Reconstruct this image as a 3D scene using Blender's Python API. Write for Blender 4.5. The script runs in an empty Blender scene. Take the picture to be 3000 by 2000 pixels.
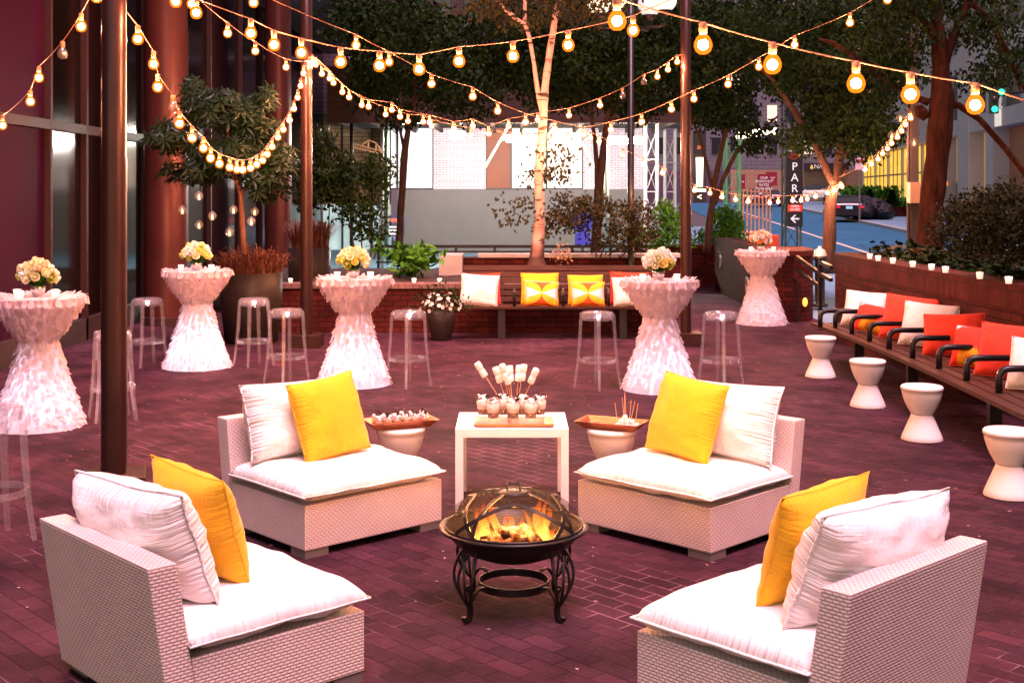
import bpy, bmesh, math, random
from mathutils import Vector, Matrix, noise
R = math.radians
rnd = random.Random(7)
sc = bpy.context.scene
COL = sc.collection
EXP = 3.8; BULB = 4800.0; FIRE = 13.0; HAZE = 0.0
SUN = .54; SUNX = 18; SUNZ = 20; SUN_EL = -1.0; SUN_ROT = 200; SKY = .10
F, H, HY = 3650.0, 1.97, 565.0

def P(px, py, Y):
    return Vector(((px - 1500) * Y / F, Y, H - (py - HY) * Y / F))
def G(px, py, z=0.0):
    Y = (H - z) * F / (py - HY)
    return Vector(((px - 1500) * Y / F, Y, z))

# ------------------------------------------------------------------ materials
MATS = {}
def nd(nt, typ, **kw):
    n = nt.nodes.new(typ)
    for k, v in kw.items():
        if k.startswith('i_'):
            key = k[2:].replace('_', ' ')
            n.inputs[int(key) if key.isdigit() else key].default_value = v
        else:
            setattr(n, k, v)
    return n
def c4(c):
    return (c[0], c[1], c[2], 1.0)
def M(name, col=(.5, .5, .5), rough=.5, metal=0.0, var=None, bump=None, spec=.5, emis=None, coord='Object', alpha=None, col2=None, stretch=None, sheen=0):
    """principled; var=(scale, low, high) multiplies colour; bump=(scale,strength,distance); emis=(colour, displayed value)"""
    if name in MATS: return MATS[name]
    m = bpy.data.materials.new(name); m.use_nodes = True
    nt = m.node_tree; b = nt.nodes['Principled BSDF']; L = nt.links.new
    b.inputs['Base Color'].default_value = c4(col); b.inputs['Roughness'].default_value = rough
    b.inputs['Metallic'].default_value = metal; b.inputs['Specular IOR Level'].default_value = spec
    if sheen: b.inputs['Sheen Weight'].default_value = sheen
    tc = nd(nt, 'ShaderNodeTexCoord'); vec = tc.outputs[coord]
    if stretch:
        mp = nd(nt, 'ShaderNodeMapping'); mp.inputs['Scale'].default_value = stretch
        L(vec, mp.inputs[0]); vec = mp.outputs[0]
    if var:
        n = nd(nt, 'ShaderNodeTexNoise', i_Scale=var[0], i_Detail=5.0, i_Roughness=.6); L(vec, n.inputs['Vector'])
        r = nd(nt, 'ShaderNodeMapRange'); L(n.outputs[0], r.inputs[0])
        r.inputs[1].default_value = .3; r.inputs[2].default_value = .7
        if col2:
            mx = nd(nt, 'ShaderNodeMix', data_type='RGBA'); L(r.outputs[0], mx.inputs[0])
            mx.inputs[6].default_value = c4(col); mx.inputs[7].default_value = c4(col2)
            L(mx.outputs[2], b.inputs['Base Color'])
        else:
            r.inputs[3].default_value = var[1]; r.inputs[4].default_value = var[2]
            mx = nd(nt, 'ShaderNodeMix', data_type='RGBA', blend_type='MULTIPLY'); mx.inputs[0].default_value = 1
            mx.inputs[6].default_value = c4(col); L(r.outputs[0], mx.inputs[7])
            L(mx.outputs[2], b.inputs['Base Color'])
    if bump:
        n = nd(nt, 'ShaderNodeTexNoise', i_Scale=bump[0], i_Detail=4.0); L(vec, n.inputs['Vector'])
        bp = nd(nt, 'ShaderNodeBump', i_Strength=bump[1], i_Distance=bump[2]); L(n.outputs[0], bp.inputs['Height'])
        L(bp.outputs[0], b.inputs['Normal'])
    if emis:
        b.inputs['Emission Color'].default_value = c4(emis[0]); b.inputs['Emission Strength'].default_value = emis[1] / 2 ** EXP
    MATS[name] = m
    return m
def MBRICK(name, c1, c2, mortar, bw, rh, ms, rough=.8, rot=0.0, coord='UV', bumpd=.004, squash=None, joint2=None, grime=None, spec=.08, bias=0.0):
    m = bpy.data.materials.new(name); m.use_nodes = True
    nt = m.node_tree; b = nt.nodes['Principled BSDF']; L = nt.links.new
    b.inputs['Roughness'].default_value = rough; b.inputs['Specular IOR Level'].default_value = spec
    tc = nd(nt, 'ShaderNodeTexCoord'); mp = nd(nt, 'ShaderNodeMapping'); mp.inputs['Rotation'].default_value = (0, 0, rot)
    L(tc.outputs[coord], mp.inputs[0])
    br = nd(nt, 'ShaderNodeTexBrick', i_Scale=1.0); L(mp.outputs[0], br.inputs['Vector'])
    br.inputs['Color1'].default_value = c4(c1); br.inputs['Color2'].default_value = c4(c2); br.inputs['Mortar'].default_value = c4(mortar)
    br.inputs['Brick Width'].default_value = bw; br.inputs['Row Height'].default_value = rh
    br.inputs['Mortar Size'].default_value = ms; br.inputs['Mortar Smooth'].default_value = .3; br.inputs['Bias'].default_value = bias
    colr = br.outputs['Color']
    if joint2:
        n2 = nd(nt, 'ShaderNodeTexNoise', i_Scale=.55, i_Detail=3.0); L(mp.outputs[0], n2.inputs['Vector'])
        n3 = nd(nt, 'ShaderNodeTexNoise', i_Scale=5.0, i_Detail=2.0); L(mp.outputs[0], n3.inputs['Vector'])
        ad = nd(nt, 'ShaderNodeMath', operation='MULTIPLY_ADD'); L(n3.outputs[0], ad.inputs[0]); ad.inputs[1].default_value = .35; L(n2.outputs[0], ad.inputs[2])
        r = nd(nt, 'ShaderNodeMapRange'); L(ad.outputs[0], r.inputs[0]); r.inputs[1].default_value = .72; r.inputs[2].default_value = .84
        mu = nd(nt, 'ShaderNodeMath', operation='MULTIPLY'); L(r.outputs[0], mu.inputs[0]); L(br.outputs['Fac'], mu.inputs[1])
        mx = nd(nt, 'ShaderNodeMix', data_type='RGBA'); L(mu.outputs[0], mx.inputs[0]); L(colr, mx.inputs[6]); mx.inputs[7].default_value = c4(joint2)
        colr = mx.outputs[2]
    if grime:
        n = nd(nt, 'ShaderNodeTexNoise', i_Scale=grime[0], i_Detail=6.0, i_Roughness=.65); L(mp.outputs[0], n.inputs['Vector'])
        r = nd(nt, 'ShaderNodeMapRange'); L(n.outputs[0], r.inputs[0]); r.inputs[1].default_value = .3; r.inputs[2].default_value = .7
        r.inputs[3].default_value = grime[1]; r.inputs[4].default_value = grime[2]
        mx = nd(nt, 'ShaderNodeMix', data_type='RGBA', blend_type='MULTIPLY'); mx.inputs[0].default_value = 1
        L(colr, mx.inputs[6]); L(r.outputs[0], mx.inputs[7]); colr = mx.outputs[2]
    n = nd(nt, 'ShaderNodeTexNoise', i_Scale=38.0, i_Detail=4.0, i_Roughness=.7); L(mp.outputs[0], n.inputs['Vector'])
    r = nd(nt, 'ShaderNodeMapRange'); L(n.outputs[0], r.inputs[0]); r.inputs[1].default_value = .3; r.inputs[2].default_value = .7; r.inputs[3].default_value = .78; r.inputs[4].default_value = 1.22
    mx = nd(nt, 'ShaderNodeMix', data_type='RGBA', blend_type='MULTIPLY'); mx.inputs[0].default_value = 1; L(colr, mx.inputs[6]); L(r.outputs[0], mx.inputs[7]); colr = mx.outputs[2]
    L(colr, b.inputs['Base Color'])
    nz = nd(nt, 'ShaderNodeTexNoise', i_Scale=60.0, i_Detail=3.0); L(mp.outputs[0], nz.inputs['Vector'])
    sb = nd(nt, 'ShaderNodeMath', operation='MULTIPLY_ADD'); L(br.outputs['Fac'], sb.inputs[0]); sb.inputs[1].default_value = -1.0
    mm = nd(nt, 'ShaderNodeMath', operation='MULTIPLY'); L(nz.outputs[0], mm.inputs[0]); mm.inputs[1].default_value = .4; L(mm.outputs[0], sb.inputs[2])
    bp = nd(nt, 'ShaderNodeBump', i_Strength=.8, i_Distance=bumpd); L(sb.outputs[0], bp.inputs['Height']); L(bp.outputs[0], b.inputs['Normal'])
    MATS[name] = m
    return m
def MWEAVE(name, light, dark, wu, wv, bumpd=.003, rough=.5):
    """basket weave: rows of short raised strands, every other row shifted half a strand"""
    m = bpy.data.materials.new(name); m.use_nodes = True; nt = m.node_tree; b = nt.nodes['Principled BSDF']; L = nt.links.new
    b.inputs['Roughness'].default_value = rough; b.inputs['Specular IOR Level'].default_value = .4
    tc = nd(nt, 'ShaderNodeTexCoord'); sp = nd(nt, 'ShaderNodeSeparateXYZ'); L(tc.outputs['UV'], sp.inputs[0])
    def mt(op, a, c=0.0):
        n = nd(nt, 'ShaderNodeMath', operation=op)
        for i, x in enumerate((a, c)):
            if isinstance(x, (int, float)): n.inputs[i].default_value = x
            else: L(x, n.inputs[i])
        return n.outputs[0]
    v = mt('DIVIDE', sp.outputs[1], wv); row = mt('FLOOR', v); u = mt('ADD', mt('DIVIDE', sp.outputs[0], wu), mt('MULTIPLY', mt('MODULO', row, 2.0), .5))
    hu = mt('ABSOLUTE', mt('SINE', mt('MULTIPLY', u, math.pi))); hv = mt('ABSOLUTE', mt('SINE', mt('MULTIPLY', v, math.pi)))
    h = mt('MULTIPLY', mt('POWER', hu, .35), mt('POWER', hv, .5))
    mx = nd(nt, 'ShaderNodeMix', data_type='RGBA'); L(mt('POWER', h, .8), mx.inputs[0]); mx.inputs[6].default_value = c4(dark); mx.inputs[7].default_value = c4(light)
    nz = nd(nt, 'ShaderNodeTexNoise', i_Scale=6.0, i_Detail=3.0); L(tc.outputs['UV'], nz.inputs['Vector'])
    r = nd(nt, 'ShaderNodeMapRange'); L(nz.outputs[0], r.inputs[0]); r.inputs[3].default_value = .86; r.inputs[4].default_value = 1.1
    m2 = nd(nt, 'ShaderNodeMix', data_type='RGBA', blend_type='MULTIPLY'); m2.inputs[0].default_value = 1; L(mx.outputs[2], m2.inputs[6]); L(r.outputs[0], m2.inputs[7])
    L(m2.outputs[2], b.inputs['Base Color'])
    bp = nd(nt, 'ShaderNodeBump', i_Strength=.7, i_Distance=bumpd); L(h, bp.inputs['Height']); L(bp.outputs[0], b.inputs['Normal'])
    MATS[name] = m; return m
def MEMIT(name, col, d, transp=0.0):
    m = bpy.data.materials.new(name); m.use_nodes = True; nt = m.node_tree; nt.nodes.remove(nt.nodes['Principled BSDF'])
    e = nd(nt, 'ShaderNodeEmission'); e.inputs[0].default_value = c4(col); e.inputs[1].default_value = d / 2 ** EXP
    o = nt.nodes['Material Output']
    if transp:
        t = nd(nt, 'ShaderNodeBsdfTransparent'); mx = nd(nt, 'ShaderNodeMixShader'); mx.inputs[0].default_value = 1 - transp
        nt.links.new(t.outputs[0], mx.inputs[1]); nt.links.new(e.outputs[0], mx.inputs[2]); nt.links.new(mx.outputs[0], o.inputs[0])
    else: nt.links.new(e.outputs[0], o.inputs[0])
    MATS[name] = m; return m
def MCLEAR(name, tint=(1, 1, 1), glossy=.06, ior=1.45, haze=.03, rough=.04):
    """thin clear plastic or glass: transparent with a fresnel gloss"""
    m = bpy.data.materials.new(name); m.use_nodes = True; nt = m.node_tree; nt.nodes.remove(nt.nodes['Principled BSDF']); L = nt.links.new
    t = nd(nt, 'ShaderNodeBsdfTransparent'); t.inputs[0].default_value = c4(tint)
    g = nd(nt, 'ShaderNodeBsdfGlossy'); g.inputs['Roughness'].default_value = rough
    d = nd(nt, 'ShaderNodeBsdfDiffuse'); d.inputs[0].default_value = (.9, .9, .95, 1)
    f = nd(nt, 'ShaderNodeFresnel'); f.inputs[0].default_value = ior
    a = nd(nt, 'ShaderNodeMath', operation='ADD', use_clamp=True); L(f.outputs[0], a.inputs[0]); a.inputs[1].default_value = glossy
    ge = nd(nt, 'ShaderNodeNewGeometry'); iv = nd(nt, 'ShaderNodeMath', operation='SUBTRACT'); iv.inputs[0].default_value = 1; L(ge.outputs['Backfacing'], iv.inputs[1])
    a2 = nd(nt, 'ShaderNodeMath', operation='MULTIPLY'); L(a.outputs[0], a2.inputs[0]); L(iv.outputs[0], a2.inputs[1]); a = a2
    m1 = nd(nt, 'ShaderNodeMixShader'); m1.inputs[0].default_value = haze; L(t.outputs[0], m1.inputs[1]); L(d.outputs[0], m1.inputs[2])
    m2 = nd(nt, 'ShaderNodeMixShader'); L(a.outputs[0], m2.inputs[0]); L(m1.outputs[0], m2.inputs[1]); L(g.outputs[0], m2.inputs[2])
    L(m2.outputs[0], nt.nodes['Material Output'].inputs[0]); MATS[name] = m; return m

# ------------------------------------------------------------------ mesh builder
class MB:
    def __init__(s): s.v = []; s.f = []; s.uv = None
    def add(s, vs, fs):
        o = len(s.v); s.v += [Vector(x) for x in vs]; s.f += [tuple(i + o for i in f) for f in fs]; return s
    def box(s, c, d, rz=0.0, mat=None):
        x, y, z = d[0] / 2, d[1] / 2, d[2] / 2
        vs = [Vector((a * x, b * y, e * z)) for a in (-1, 1) for b in (-1, 1) for e in (-1, 1)]
        m = mat if mat is not None else Matrix.Rotation(rz, 3, 'Z')
        vs = [m @ v + Vector(c) for v in vs]
        return s.add(vs, [(0, 1, 3, 2), (4, 6, 7, 5), (0, 4, 5, 1), (2, 3, 7, 6), (0, 2, 6, 4), (1, 5, 7, 3)])
    def box2(s, a, b):
        return s.box([(a[i] + b[i]) / 2 for i in range(3)], [abs(b[i] - a[i]) for i in range(3)])
    def prism(s, prof, x0, x1):      # profile in (y,z), extruded along x
        n = len(prof)
        vs = [(x0, p[0], p[1]) for p in prof] + [(x1, p[0], p[1]) for p in prof]
        fs = [(i, (i + 1) % n, n + (i + 1) % n, n + i) for i in range(n)] + [tuple(range(n - 1, -1, -1)), tuple(range(n, 2 * n))]
        return s.add(vs, fs)
    def poly(s, pts, z0, z1):        # plan polygon extruded in z
        n = len(pts)
        vs = [(p[0], p[1], z0) for p in pts] + [(p[0], p[1], z1) for p in pts]
        return s.add(vs, [(i, (i + 1) % n, n + (i + 1) % n, n + i) for i in range(n)] + [tuple(range(n - 1, -1, -1)), tuple(range(n, 2 * n))])
    def tube(s, pts, r, n=8, closed=False, flat=None):
        pts = [Vector(p) for p in pts]; k = len(pts)
        rs = r if isinstance(r, (list, tuple)) else [r] * k
        vs = []; prev = None
        for i in range(k):
            if closed: t = pts[(i + 1) % k] - pts[i - 1]
            else: t = pts[min(i + 1, k - 1)] - pts[max(i - 1, 0)]
            t.normalize()
            if prev is None:
                a = Vector((0, 0, 1)) if abs(t.z) < .9 else Vector((0, 1, 0)); nrm = (a - t * a.dot(t)).normalized()
            else:
                nrm = prev - t * prev.dot(t)
                nrm = nrm.normalized() if nrm.length > 1e-6 else t.orthogonal().normalized()
            prev = nrm; b = t.cross(nrm); fl = flat or (1, 1)
            for j in range(n):
                a = 2 * math.pi * (j + (.5 if n == 4 else 0)) / n
                vs.append(pts[i] + (nrm * math.cos(a) * fl[0] + b * math.sin(a) * fl[1]) * rs[i])
        fs = []
        for i in range(k if closed else k - 1):
            for j in range(n):
                a, b2 = i * n, ((i + 1) % k) * n
                fs.append((a + j, a + (j + 1) % n, b2 + (j + 1) % n, b2 + j))
        if not closed: fs += [tuple(range(n - 1, -1, -1)), tuple((k - 1) * n + j for j in range(n))]
        return s.add(vs, fs)
    def lathe(s, prof, n=24, c=(0, 0, 0)):   # prof [(r,z)]
        vs = []; idx = []
        for (r, z) in prof:
            if r < 1e-5: idx.append([len(vs)] * n); vs.append((c[0], c[1], c[2] + z))
            else:
                idx.append([len(vs) + j for j in range(n)])
                vs += [(c[0] + r * math.cos(2 * math.pi * j / n), c[1] + r * math.sin(2 * math.pi * j / n), c[2] + z) for j in range(n)]
        fs = []
        for i in range(len(prof) - 1):
            for j in range(n):
                q = [idx[i][j], idx[i][(j + 1) % n], idx[i + 1][(j + 1) % n], idx[i + 1][j]]
                u = []
                for x in q:
                    if x not in u: u.append(x)
                if len(u) > 2: fs.append(tuple(u))
        return s.add(vs, fs)
    def ball(s, c, r, n=12, m=7, sq=(1, 1, 1), wob=0.0, seed=0):
        prof = [(math.sin(math.pi * i / m), -math.cos(math.pi * i / m)) for i in range(m + 1)]
        o = len(s.v); s.lathe(prof, n)
        for i in range(o, len(s.v)):
            v = s.v[i]; k = 1 + (wob * noise.noise(v * 1.7 + Vector((seed * 3.1, seed, 0))) if wob else 0)
            s.v[i] = Vector((v.x * r * sq[0] * k + c[0], v.y * r * sq[1] * k + c[1], v.z * r * sq[2] * k + c[2]))
        return s
    def mesh(s, name, smooth=False, bevel=0.0, uv=True):
        me = bpy.data.meshes.new(name); me.from_pydata([tuple(v) for v in s.v], [], s.f)
        bm = bmesh.new(); bm.from_mesh(me)
        if bevel:
            es = [e for e in bm.edges if len(e.link_faces) == 2 and e.calc_face_angle(0) > .6]
            bmesh.ops.bevel(bm, geom=es, offset=bevel, segments=2, affect='EDGES', profile=.7)
        if uv is True:
            bm.normal_update(); l = bm.loops.layers.uv.new('UVMap')
            for f in bm.faces:
                n = f.normal; a = [abs(n.x), abs(n.y), abs(n.z)]; k = a.index(max(a))
                for lp in f.loops:
                    c = lp.vert.co
                    lp[l].uv = (c.x, c.y) if k == 2 else ((c.y, c.z) if k == 0 else (c.x, c.z))
        bm.to_mesh(me); bm.free()
        if smooth: me.shade_smooth() if hasattr(me, 'shade_smooth') else [setattr(p, 'use_smooth', True) for p in me.polygons]
        return me
    def build(s, name, mat, parent=None, smooth=False, bevel=0.0, loc=None, rot=None):
        return link(name, s.mesh(name, smooth, bevel), mat, parent, loc, rot)
def link(name, me, mat, parent=None, loc=None, rot=None):
    o = bpy.data.objects.new(name, me); COL.objects.link(o)
    if mat is not None:
        if not me.materials: me.materials.append(mat)
    if parent: o.parent = parent
    if loc is not None: o.location = loc
    if rot is not None: o.rotation_euler = rot
    return o
def tag(o, label, cat, group=None):
    o['label'] = label; o['category'] = cat
    if group: o['group'] = group
    return o
def thing(name, label, cat, loc=(0, 0, 0), rz=0.0, group=None):
    o = bpy.data.objects.new(name, None); COL.objects.link(o); o.empty_display_size = .1
    o.location = loc; o.rotation_euler = rz if isinstance(rz, (tuple, list)) else (0, 0, rz)
    return tag(o, label, cat, group)
def kind(o, k): o['kind'] = k; return o
def dup(o, loc=None, rz=None, label=None, parent=None, top=True):
    c = o.copy(); COL.objects.link(c)
    if parent: c.parent = parent
    if loc is not None: c.location = loc
    if rz is not None: c.rotation_euler = rz if isinstance(rz, (tuple, list)) else (0, 0, rz)
    if label: c['label'] = label
    for ch in list(o.children): dup(ch, parent=c)
    return c
def flat_ring(s, c, r0, r1, z0, z1, n=32):
    return s.lathe([(r0, z0), (r1, z0), (r1, z1), (r0, z1), (r0, z0)], n, c)
def bez(a, b, c, n):
    a, b, c = Vector(a), Vector(b), Vector(c)
    return [a * (1 - t) ** 2 + b * 2 * t * (1 - t) + c * t * t for t in [i / n for i in range(n + 1)]]
def text(name, body, size, mat, parent, loc, rot, align='CENTER', ext=.004):
    cu = bpy.data.curves.new(name, 'FONT'); cu.body = body; cu.size = size; cu.align_x = align; cu.align_y = 'CENTER'; cu.extrude = ext
    t = bpy.data.objects.new(name, cu); COL.objects.link(t)
    bpy.context.view_layer.update()
    me = bpy.data.meshes.new_from_object(t.evaluated_get(bpy.context.evaluated_depsgraph_get()))
    bpy.data.objects.remove(t); me.materials.clear()
    return link(name, me, mat, parent, loc, rot)
def leaf(mb, c, d, up, L, W, fold=.15):
    """one pointed leaf from c along d"""
    d = d.normalized(); s_ = d.cross(up)
    s_ = s_.normalized() if s_.length > 1e-4 else d.orthogonal().normalized()
    n = s_.cross(d); m = c + d * L * .45 - n * L * fold
    mb.add([c, m + s_ * W / 2 + n * W * .2, c + d * L - n * L * fold * .4, m - s_ * W / 2 + n * W * .2], [(0, 1, 2), (0, 2, 3)])
def rv(r=None):
    r = r or rnd
    while True:
        v = Vector((r.uniform(-1, 1), r.uniform(-1, 1), r.uniform(-1, 1)))
        if .05 < v.length < 1: return v
# ------------------------------------------------------------------ shared materials
ratt = MWEAVE('white_rattan', (.84, .71, .67), (.25, .15, .14), .028, .0125)  # white rattan, with the pink of the lights tinted into its colour
cush = M('white_cushion', (.83, .80, .79), .8, sheen=.2)
def pleats(m, amt=.9):
    """fine fabric creases running in from the seams, and a soft all-over rumple"""
    nt = m.node_tree; b = nt.nodes['Principled BSDF']; L = nt.links.new; tc = nd(nt, 'ShaderNodeTexCoord'); sp = nd(nt, 'ShaderNodeSeparateXYZ'); L(tc.outputs['UV'], sp.inputs[0])
    def mt(op, a, c=0.0):
        n = nd(nt, 'ShaderNodeMath', operation=op)
        for i, x in enumerate((a, c)):
            if isinstance(x, (int, float)): n.inputs[i].default_value = x
            else: L(x, n.inputs[i])
        return n.outputs[0]
    hs = None
    for ax, sc_ in ((0, (4, 34, 1)), (1, (34, 4, 1))):
        mp = nd(nt, 'ShaderNodeMapping'); mp.inputs['Scale'].default_value = sc_; L(tc.outputs['UV'], mp.inputs[0])
        nz = nd(nt, 'ShaderNodeTexNoise', i_Scale=1.0, i_Detail=2.0, i_Distortion=.4); L(mp.outputs[0], nz.inputs['Vector'])
        e = mt('POWER', mt('ABSOLUTE', mt('SUBTRACT', mt('MULTIPLY', sp.outputs[ax], 2.0), 1.0)), 4.0)
        h = mt('MULTIPLY', nz.outputs[0], e); hs = h if hs is None else mt('ADD', hs, h)
    n2 = nd(nt, 'ShaderNodeTexNoise', i_Scale=5.0, i_Detail=3.0, i_Distortion=.8); L(tc.outputs['UV'], n2.inputs['Vector'])
    n3 = nd(nt, 'ShaderNodeTexNoise', i_Scale=260.0, i_Detail=1.0); L(tc.outputs['UV'], n3.inputs['Vector'])
    hs = mt('ADD', mt('ADD', hs, mt('MULTIPLY', n2.outputs[0], .55)), mt('MULTIPLY', n3.outputs[0], .03))
    bp = nd(nt, 'ShaderNodeBump', i_Strength=amt, i_Distance=.022); L(hs, bp.inputs['Height']); L(bp.outputs[0], b.inputs['Normal'])
pleats(cush)
yelf = M('yellow_fabric', (.86, .465, .004), .85, sheen=.15, var=(7, .88, 1.06)); pleats(yelf, .6)
redf = M('red_fabric', (.72, .035, .008), .85, sheen=.1, var=(8, .85, 1.08)); pleats(redf, .7)
whtf = M('white_fabric', (.80, .74, .72), .85); pleats(whtf, .7)
darkfoot = M('dark_metal_foot', (.16, .13, .12), .5)
blackm = M('black_iron', (.012, .011, .012), .38, metal=.3, bump=(90, .15, .002))
bronze = M('bronze_metal', (.045, .018, .014), .33, metal=.35, var=(2.5, .75, 1.2))
whitel = M('white_laminate', (.82, .80, .79), .35, var=(6, .96, 1.02))
whitep = M('white_plastic', (.80, .75, .73), .42, var=(8, .95, 1.03))
acryl = MCLEAR('clear_acrylic', (.97, .97, .985), .085, 1.6, .085)
glassm = MCLEAR('clear_glass', (.96, .96, .96), .09, 1.5, .03)
woodb = M('bench_wood', (.055, .022, .015), .55, spec=.2, var=(3, .6, 1.3), stretch=(1, 6, 6), bump=(25, .3, .004))
brickm = MBRICK('brick_red', (.088, .0155, .012), (.050, .010, .009), (.02, .007, .007), .21, .075, .007, grime=(1.5, .6, 1.25), bumpd=.006)
brickc = MBRICK('brick_cap', (.092, .017, .016), (.062, .012, .012), (.035, .016, .015), .075, .22, .006, grime=(2, .6, 1.25), bumpd=.006)
soil = M('soil', (.03, .018, .013), .95, bump=(14, .9, .05), var=(10, .5, 1.4))
copper = M('copper_tray', (.50, .16, .075), .34, metal=.75, var=(9, .8, 1.1))
potm = M('pot_bronze', (.030, .022, .021), .5, spec=.3, var=(4, .8, 1.2))
leafd = M('leaf_dark', (.005, .015, .003), .65, spec=.10, var=(1.2, 0, 1), col2=(.013, .034, .006))
leafs = M('leaf_schefflera', (.006, .015, .005), .36, spec=.10, var=(2.0, 0, 1), col2=(.015, .030, .012))
leafg = M('leaf_green', (.018, .10, .008), .5, spec=.10, var=(2.5, 0, 1), col2=(.07, .22, .02))
leafb = M('leaf_brownish', (.020, .017, .008), .6, spec=.10, var=(2.2, 0, 1), col2=(.038, .040, .013))
grassr = M('grass_red', (.10, .026, .018), .7, var=(3, 0, 1), col2=(.19, .065, .035))
barkd = M('bark_dark', (.055, .028, .020), .85, bump=(18, .9, .03), stretch=(3, 3, .7), var=(5, .55, 1.35))
amber = MEMIT('candle_flame', (1, .55, .16), 9.0)
waxm = M('candle_wax', (.85, .75, .62), .5, emis=((1, .62, .30), .55))
frost = M('frosted_votive', (.85, .8, .76), .35, emis=((1, .80, .64), .8))
silver = M('mercury_glass', (.72, .68, .68), .22, metal=.85, var=(30, .7, 1.1), bump=(40, .3, .004))
greym = M('grey_metal', (.30, .29, .29), .4, metal=.6)
concrete = M('pale_concrete', (.38, .36, .36), .8, var=(2, .85, 1.1), bump=(30, .3, .004))
blackp = M('black_paint', (.015, .013, .013), .4)
whites = M('sign_white', (.8, .8, .8), .5, emis=((1, 1, 1), .25))

def two_tone(name, base, fn):
    m = bpy.data.materials.new(name); m.use_nodes = True; nt = m.node_tree
    b = nt.nodes['Principled BSDF']; b.inputs['Roughness'].default_value = .85
    uv = nd(nt, 'ShaderNodeTexCoord'); mp = nd(nt, 'ShaderNodeMapping'); mp.inputs['Scale'].default_value = (2, 2, 0); mp.inputs['Location'].default_value = (-1, -1, 0)
    nt.links.new(uv.outputs['UV'], mp.inputs[0]); sp = nd(nt, 'ShaderNodeSeparateXYZ'); nt.links.new(mp.outputs[0], sp.inputs[0])
    def mth(op, a, c=None, e=None):
        n = nd(nt, 'ShaderNodeMath', operation=op)
        for i, x in enumerate((a, c, e)):
            if x is None: continue
            if isinstance(x, (int, float)): n.inputs[i].default_value = x
            else: nt.links.new(x, n.inputs[i])
        return n.outputs[0]
    def mix(f, a, c):
        n = nd(nt, 'ShaderNodeMix', data_type='RGBA'); nt.links.new(f, n.inputs[0])
        for i, x in ((6, a), (7, c)):
            if isinstance(x, tuple): n.inputs[i].default_value = c4(x)
            else: nt.links.new(x, n.inputs[i])
        return n.outputs[2]
    ns = nd(nt, 'ShaderNodeTexNoise', i_Scale=14.0); nt.links.new(mp.outputs[0], ns.inputs['Vector'])
    nt.links.new(fn(sp.outputs[0], sp.outputs[1], mth, mix, ns.outputs[0]), b.inputs['Base Color'])
    MATS[name] = m; return m
def fan(u, v, mth, mix, ns):
    au = mth('ABSOLUTE', u); du = mth('SUBTRACT', au, 1.0)
    d = mth('SQRT', mth('ADD', mth('MULTIPLY', du, du), mth('MULTIPLY', v, v)))
    inside = mth('LESS_THAN', d, 1.0)
    wedge = mth('LESS_THAN', mth('ABSOLUTE', v), mth('MULTIPLY', au, .52))
    c = mix(inside, (.72, .10, .01), (.86, .50, .02))
    return mix(mth('MULTIPLY', wedge, inside), c, (.66, .62, .66))
fanm = two_tone('fan_pattern_fabric', None, fan)
def sunf(u, v, mth, mix, ns):
    vv = mth('ADD', v, .78)
    d = mth('ADD', mth('SQRT', mth('ADD', mth('MULTIPLY', u, u), mth('MULTIPLY', vv, vv))), mth('MULTIPLY', mth('SUBTRACT', ns, .5), .45))
    c = mix(mth('LESS_THAN', d, .62), (.74, .03, .01), (.85, .38, .01))
    c = mix(mth('LESS_THAN', d, .22), c, (.45, .10, .01))
    top = mth('GREATER_THAN', mth('ADD', v, mth('MULTIPLY', mth('SUBTRACT', ns, .5), .9)), mth('SUBTRACT', 1.22, mth('MULTIPLY', mth('ABSOLUTE', u), .5)))
    return mix(top, c, (.78, .72, .70))
sunm = two_tone('sunburst_fabric', None, sunf)

# ------------------------------------------------------------------ cushions
def pillow_me(name, w, h, t, seed, n=20, puff=.45, k=.055, wr=.010, tb=None, expo=2):
    r = random.Random(seed); ox = Vector((seed * 1.7, seed * .3, seed * 2.1)); vs = []; fs = []; uvs = []
    ids = {}
    def pt(i, j, sd):
        u, v = -1 + 2 * i / n, -1 + 2 * j / n
        edge = i in (0, n) or j in (0, n)
        key = (i, j, 0 if edge else sd)
        if key in ids: return ids[key]
        x = w / 2 * u * (1 - k * (1 - v * v)); z = h / 2 * v * (1 - k * (1 - u * u))
        e = max(0, (1 - abs(u) ** expo) * (1 - abs(v) ** expo)) ** puff
        th = (t / 2 if sd > 0 or tb is None else tb)
        q = Vector((x * 3.2, z * 3.2, sd * 2.0)) + ox
        wv = noise.noise(q) * .6 + noise.noise(q * 2.3) * .5
        wedge = noise.noise(Vector((u * 5 * (1 - abs(v) * .3), v * 5, 4 + sd)) + ox)
        rim = (1 - e) * e * 4
        y = sd * e * (th + wr * 1.6 * wv) + sd * rim * wr * wedge
        y += wr * .9 * noise.noise(Vector((u * 1.5, v * 1.5, 9)) + ox)
        ids[key] = len(vs); vs.append((x, y, z + h / 2)); uvs.append((i / n, j / n)); return ids[key]
    for sd in (-1, 1):
        for i in range(n):
            for j in range(n):
                q = [pt(i, j, sd), pt(i + 1, j, sd), pt(i + 1, j + 1, sd), pt(i, j + 1, sd)]
                fs.append(tuple(q if sd < 0 else q[::-1]))
    me = bpy.data.meshes.new(name); me.from_pydata(vs, [], fs)
    l = me.uv_layers.new(name='UVMap')
    for p in me.polygons:
        p.use_smooth = True
        for li in p.loop_indices: l.data[li].uv = uvs[me.loops[li].vertex_index]
    loop = [ids[(i, 0, 0)] for i in range(n)] + [ids[(n, j, 0)] for j in range(n)] + [ids[(i, n, 0)] for i in range(n, 0, -1)] + [ids[(0, j, 0)] for j in range(n, 0, -1)]
    return me, [Vector(vs[i]) for i in loop]
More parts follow.
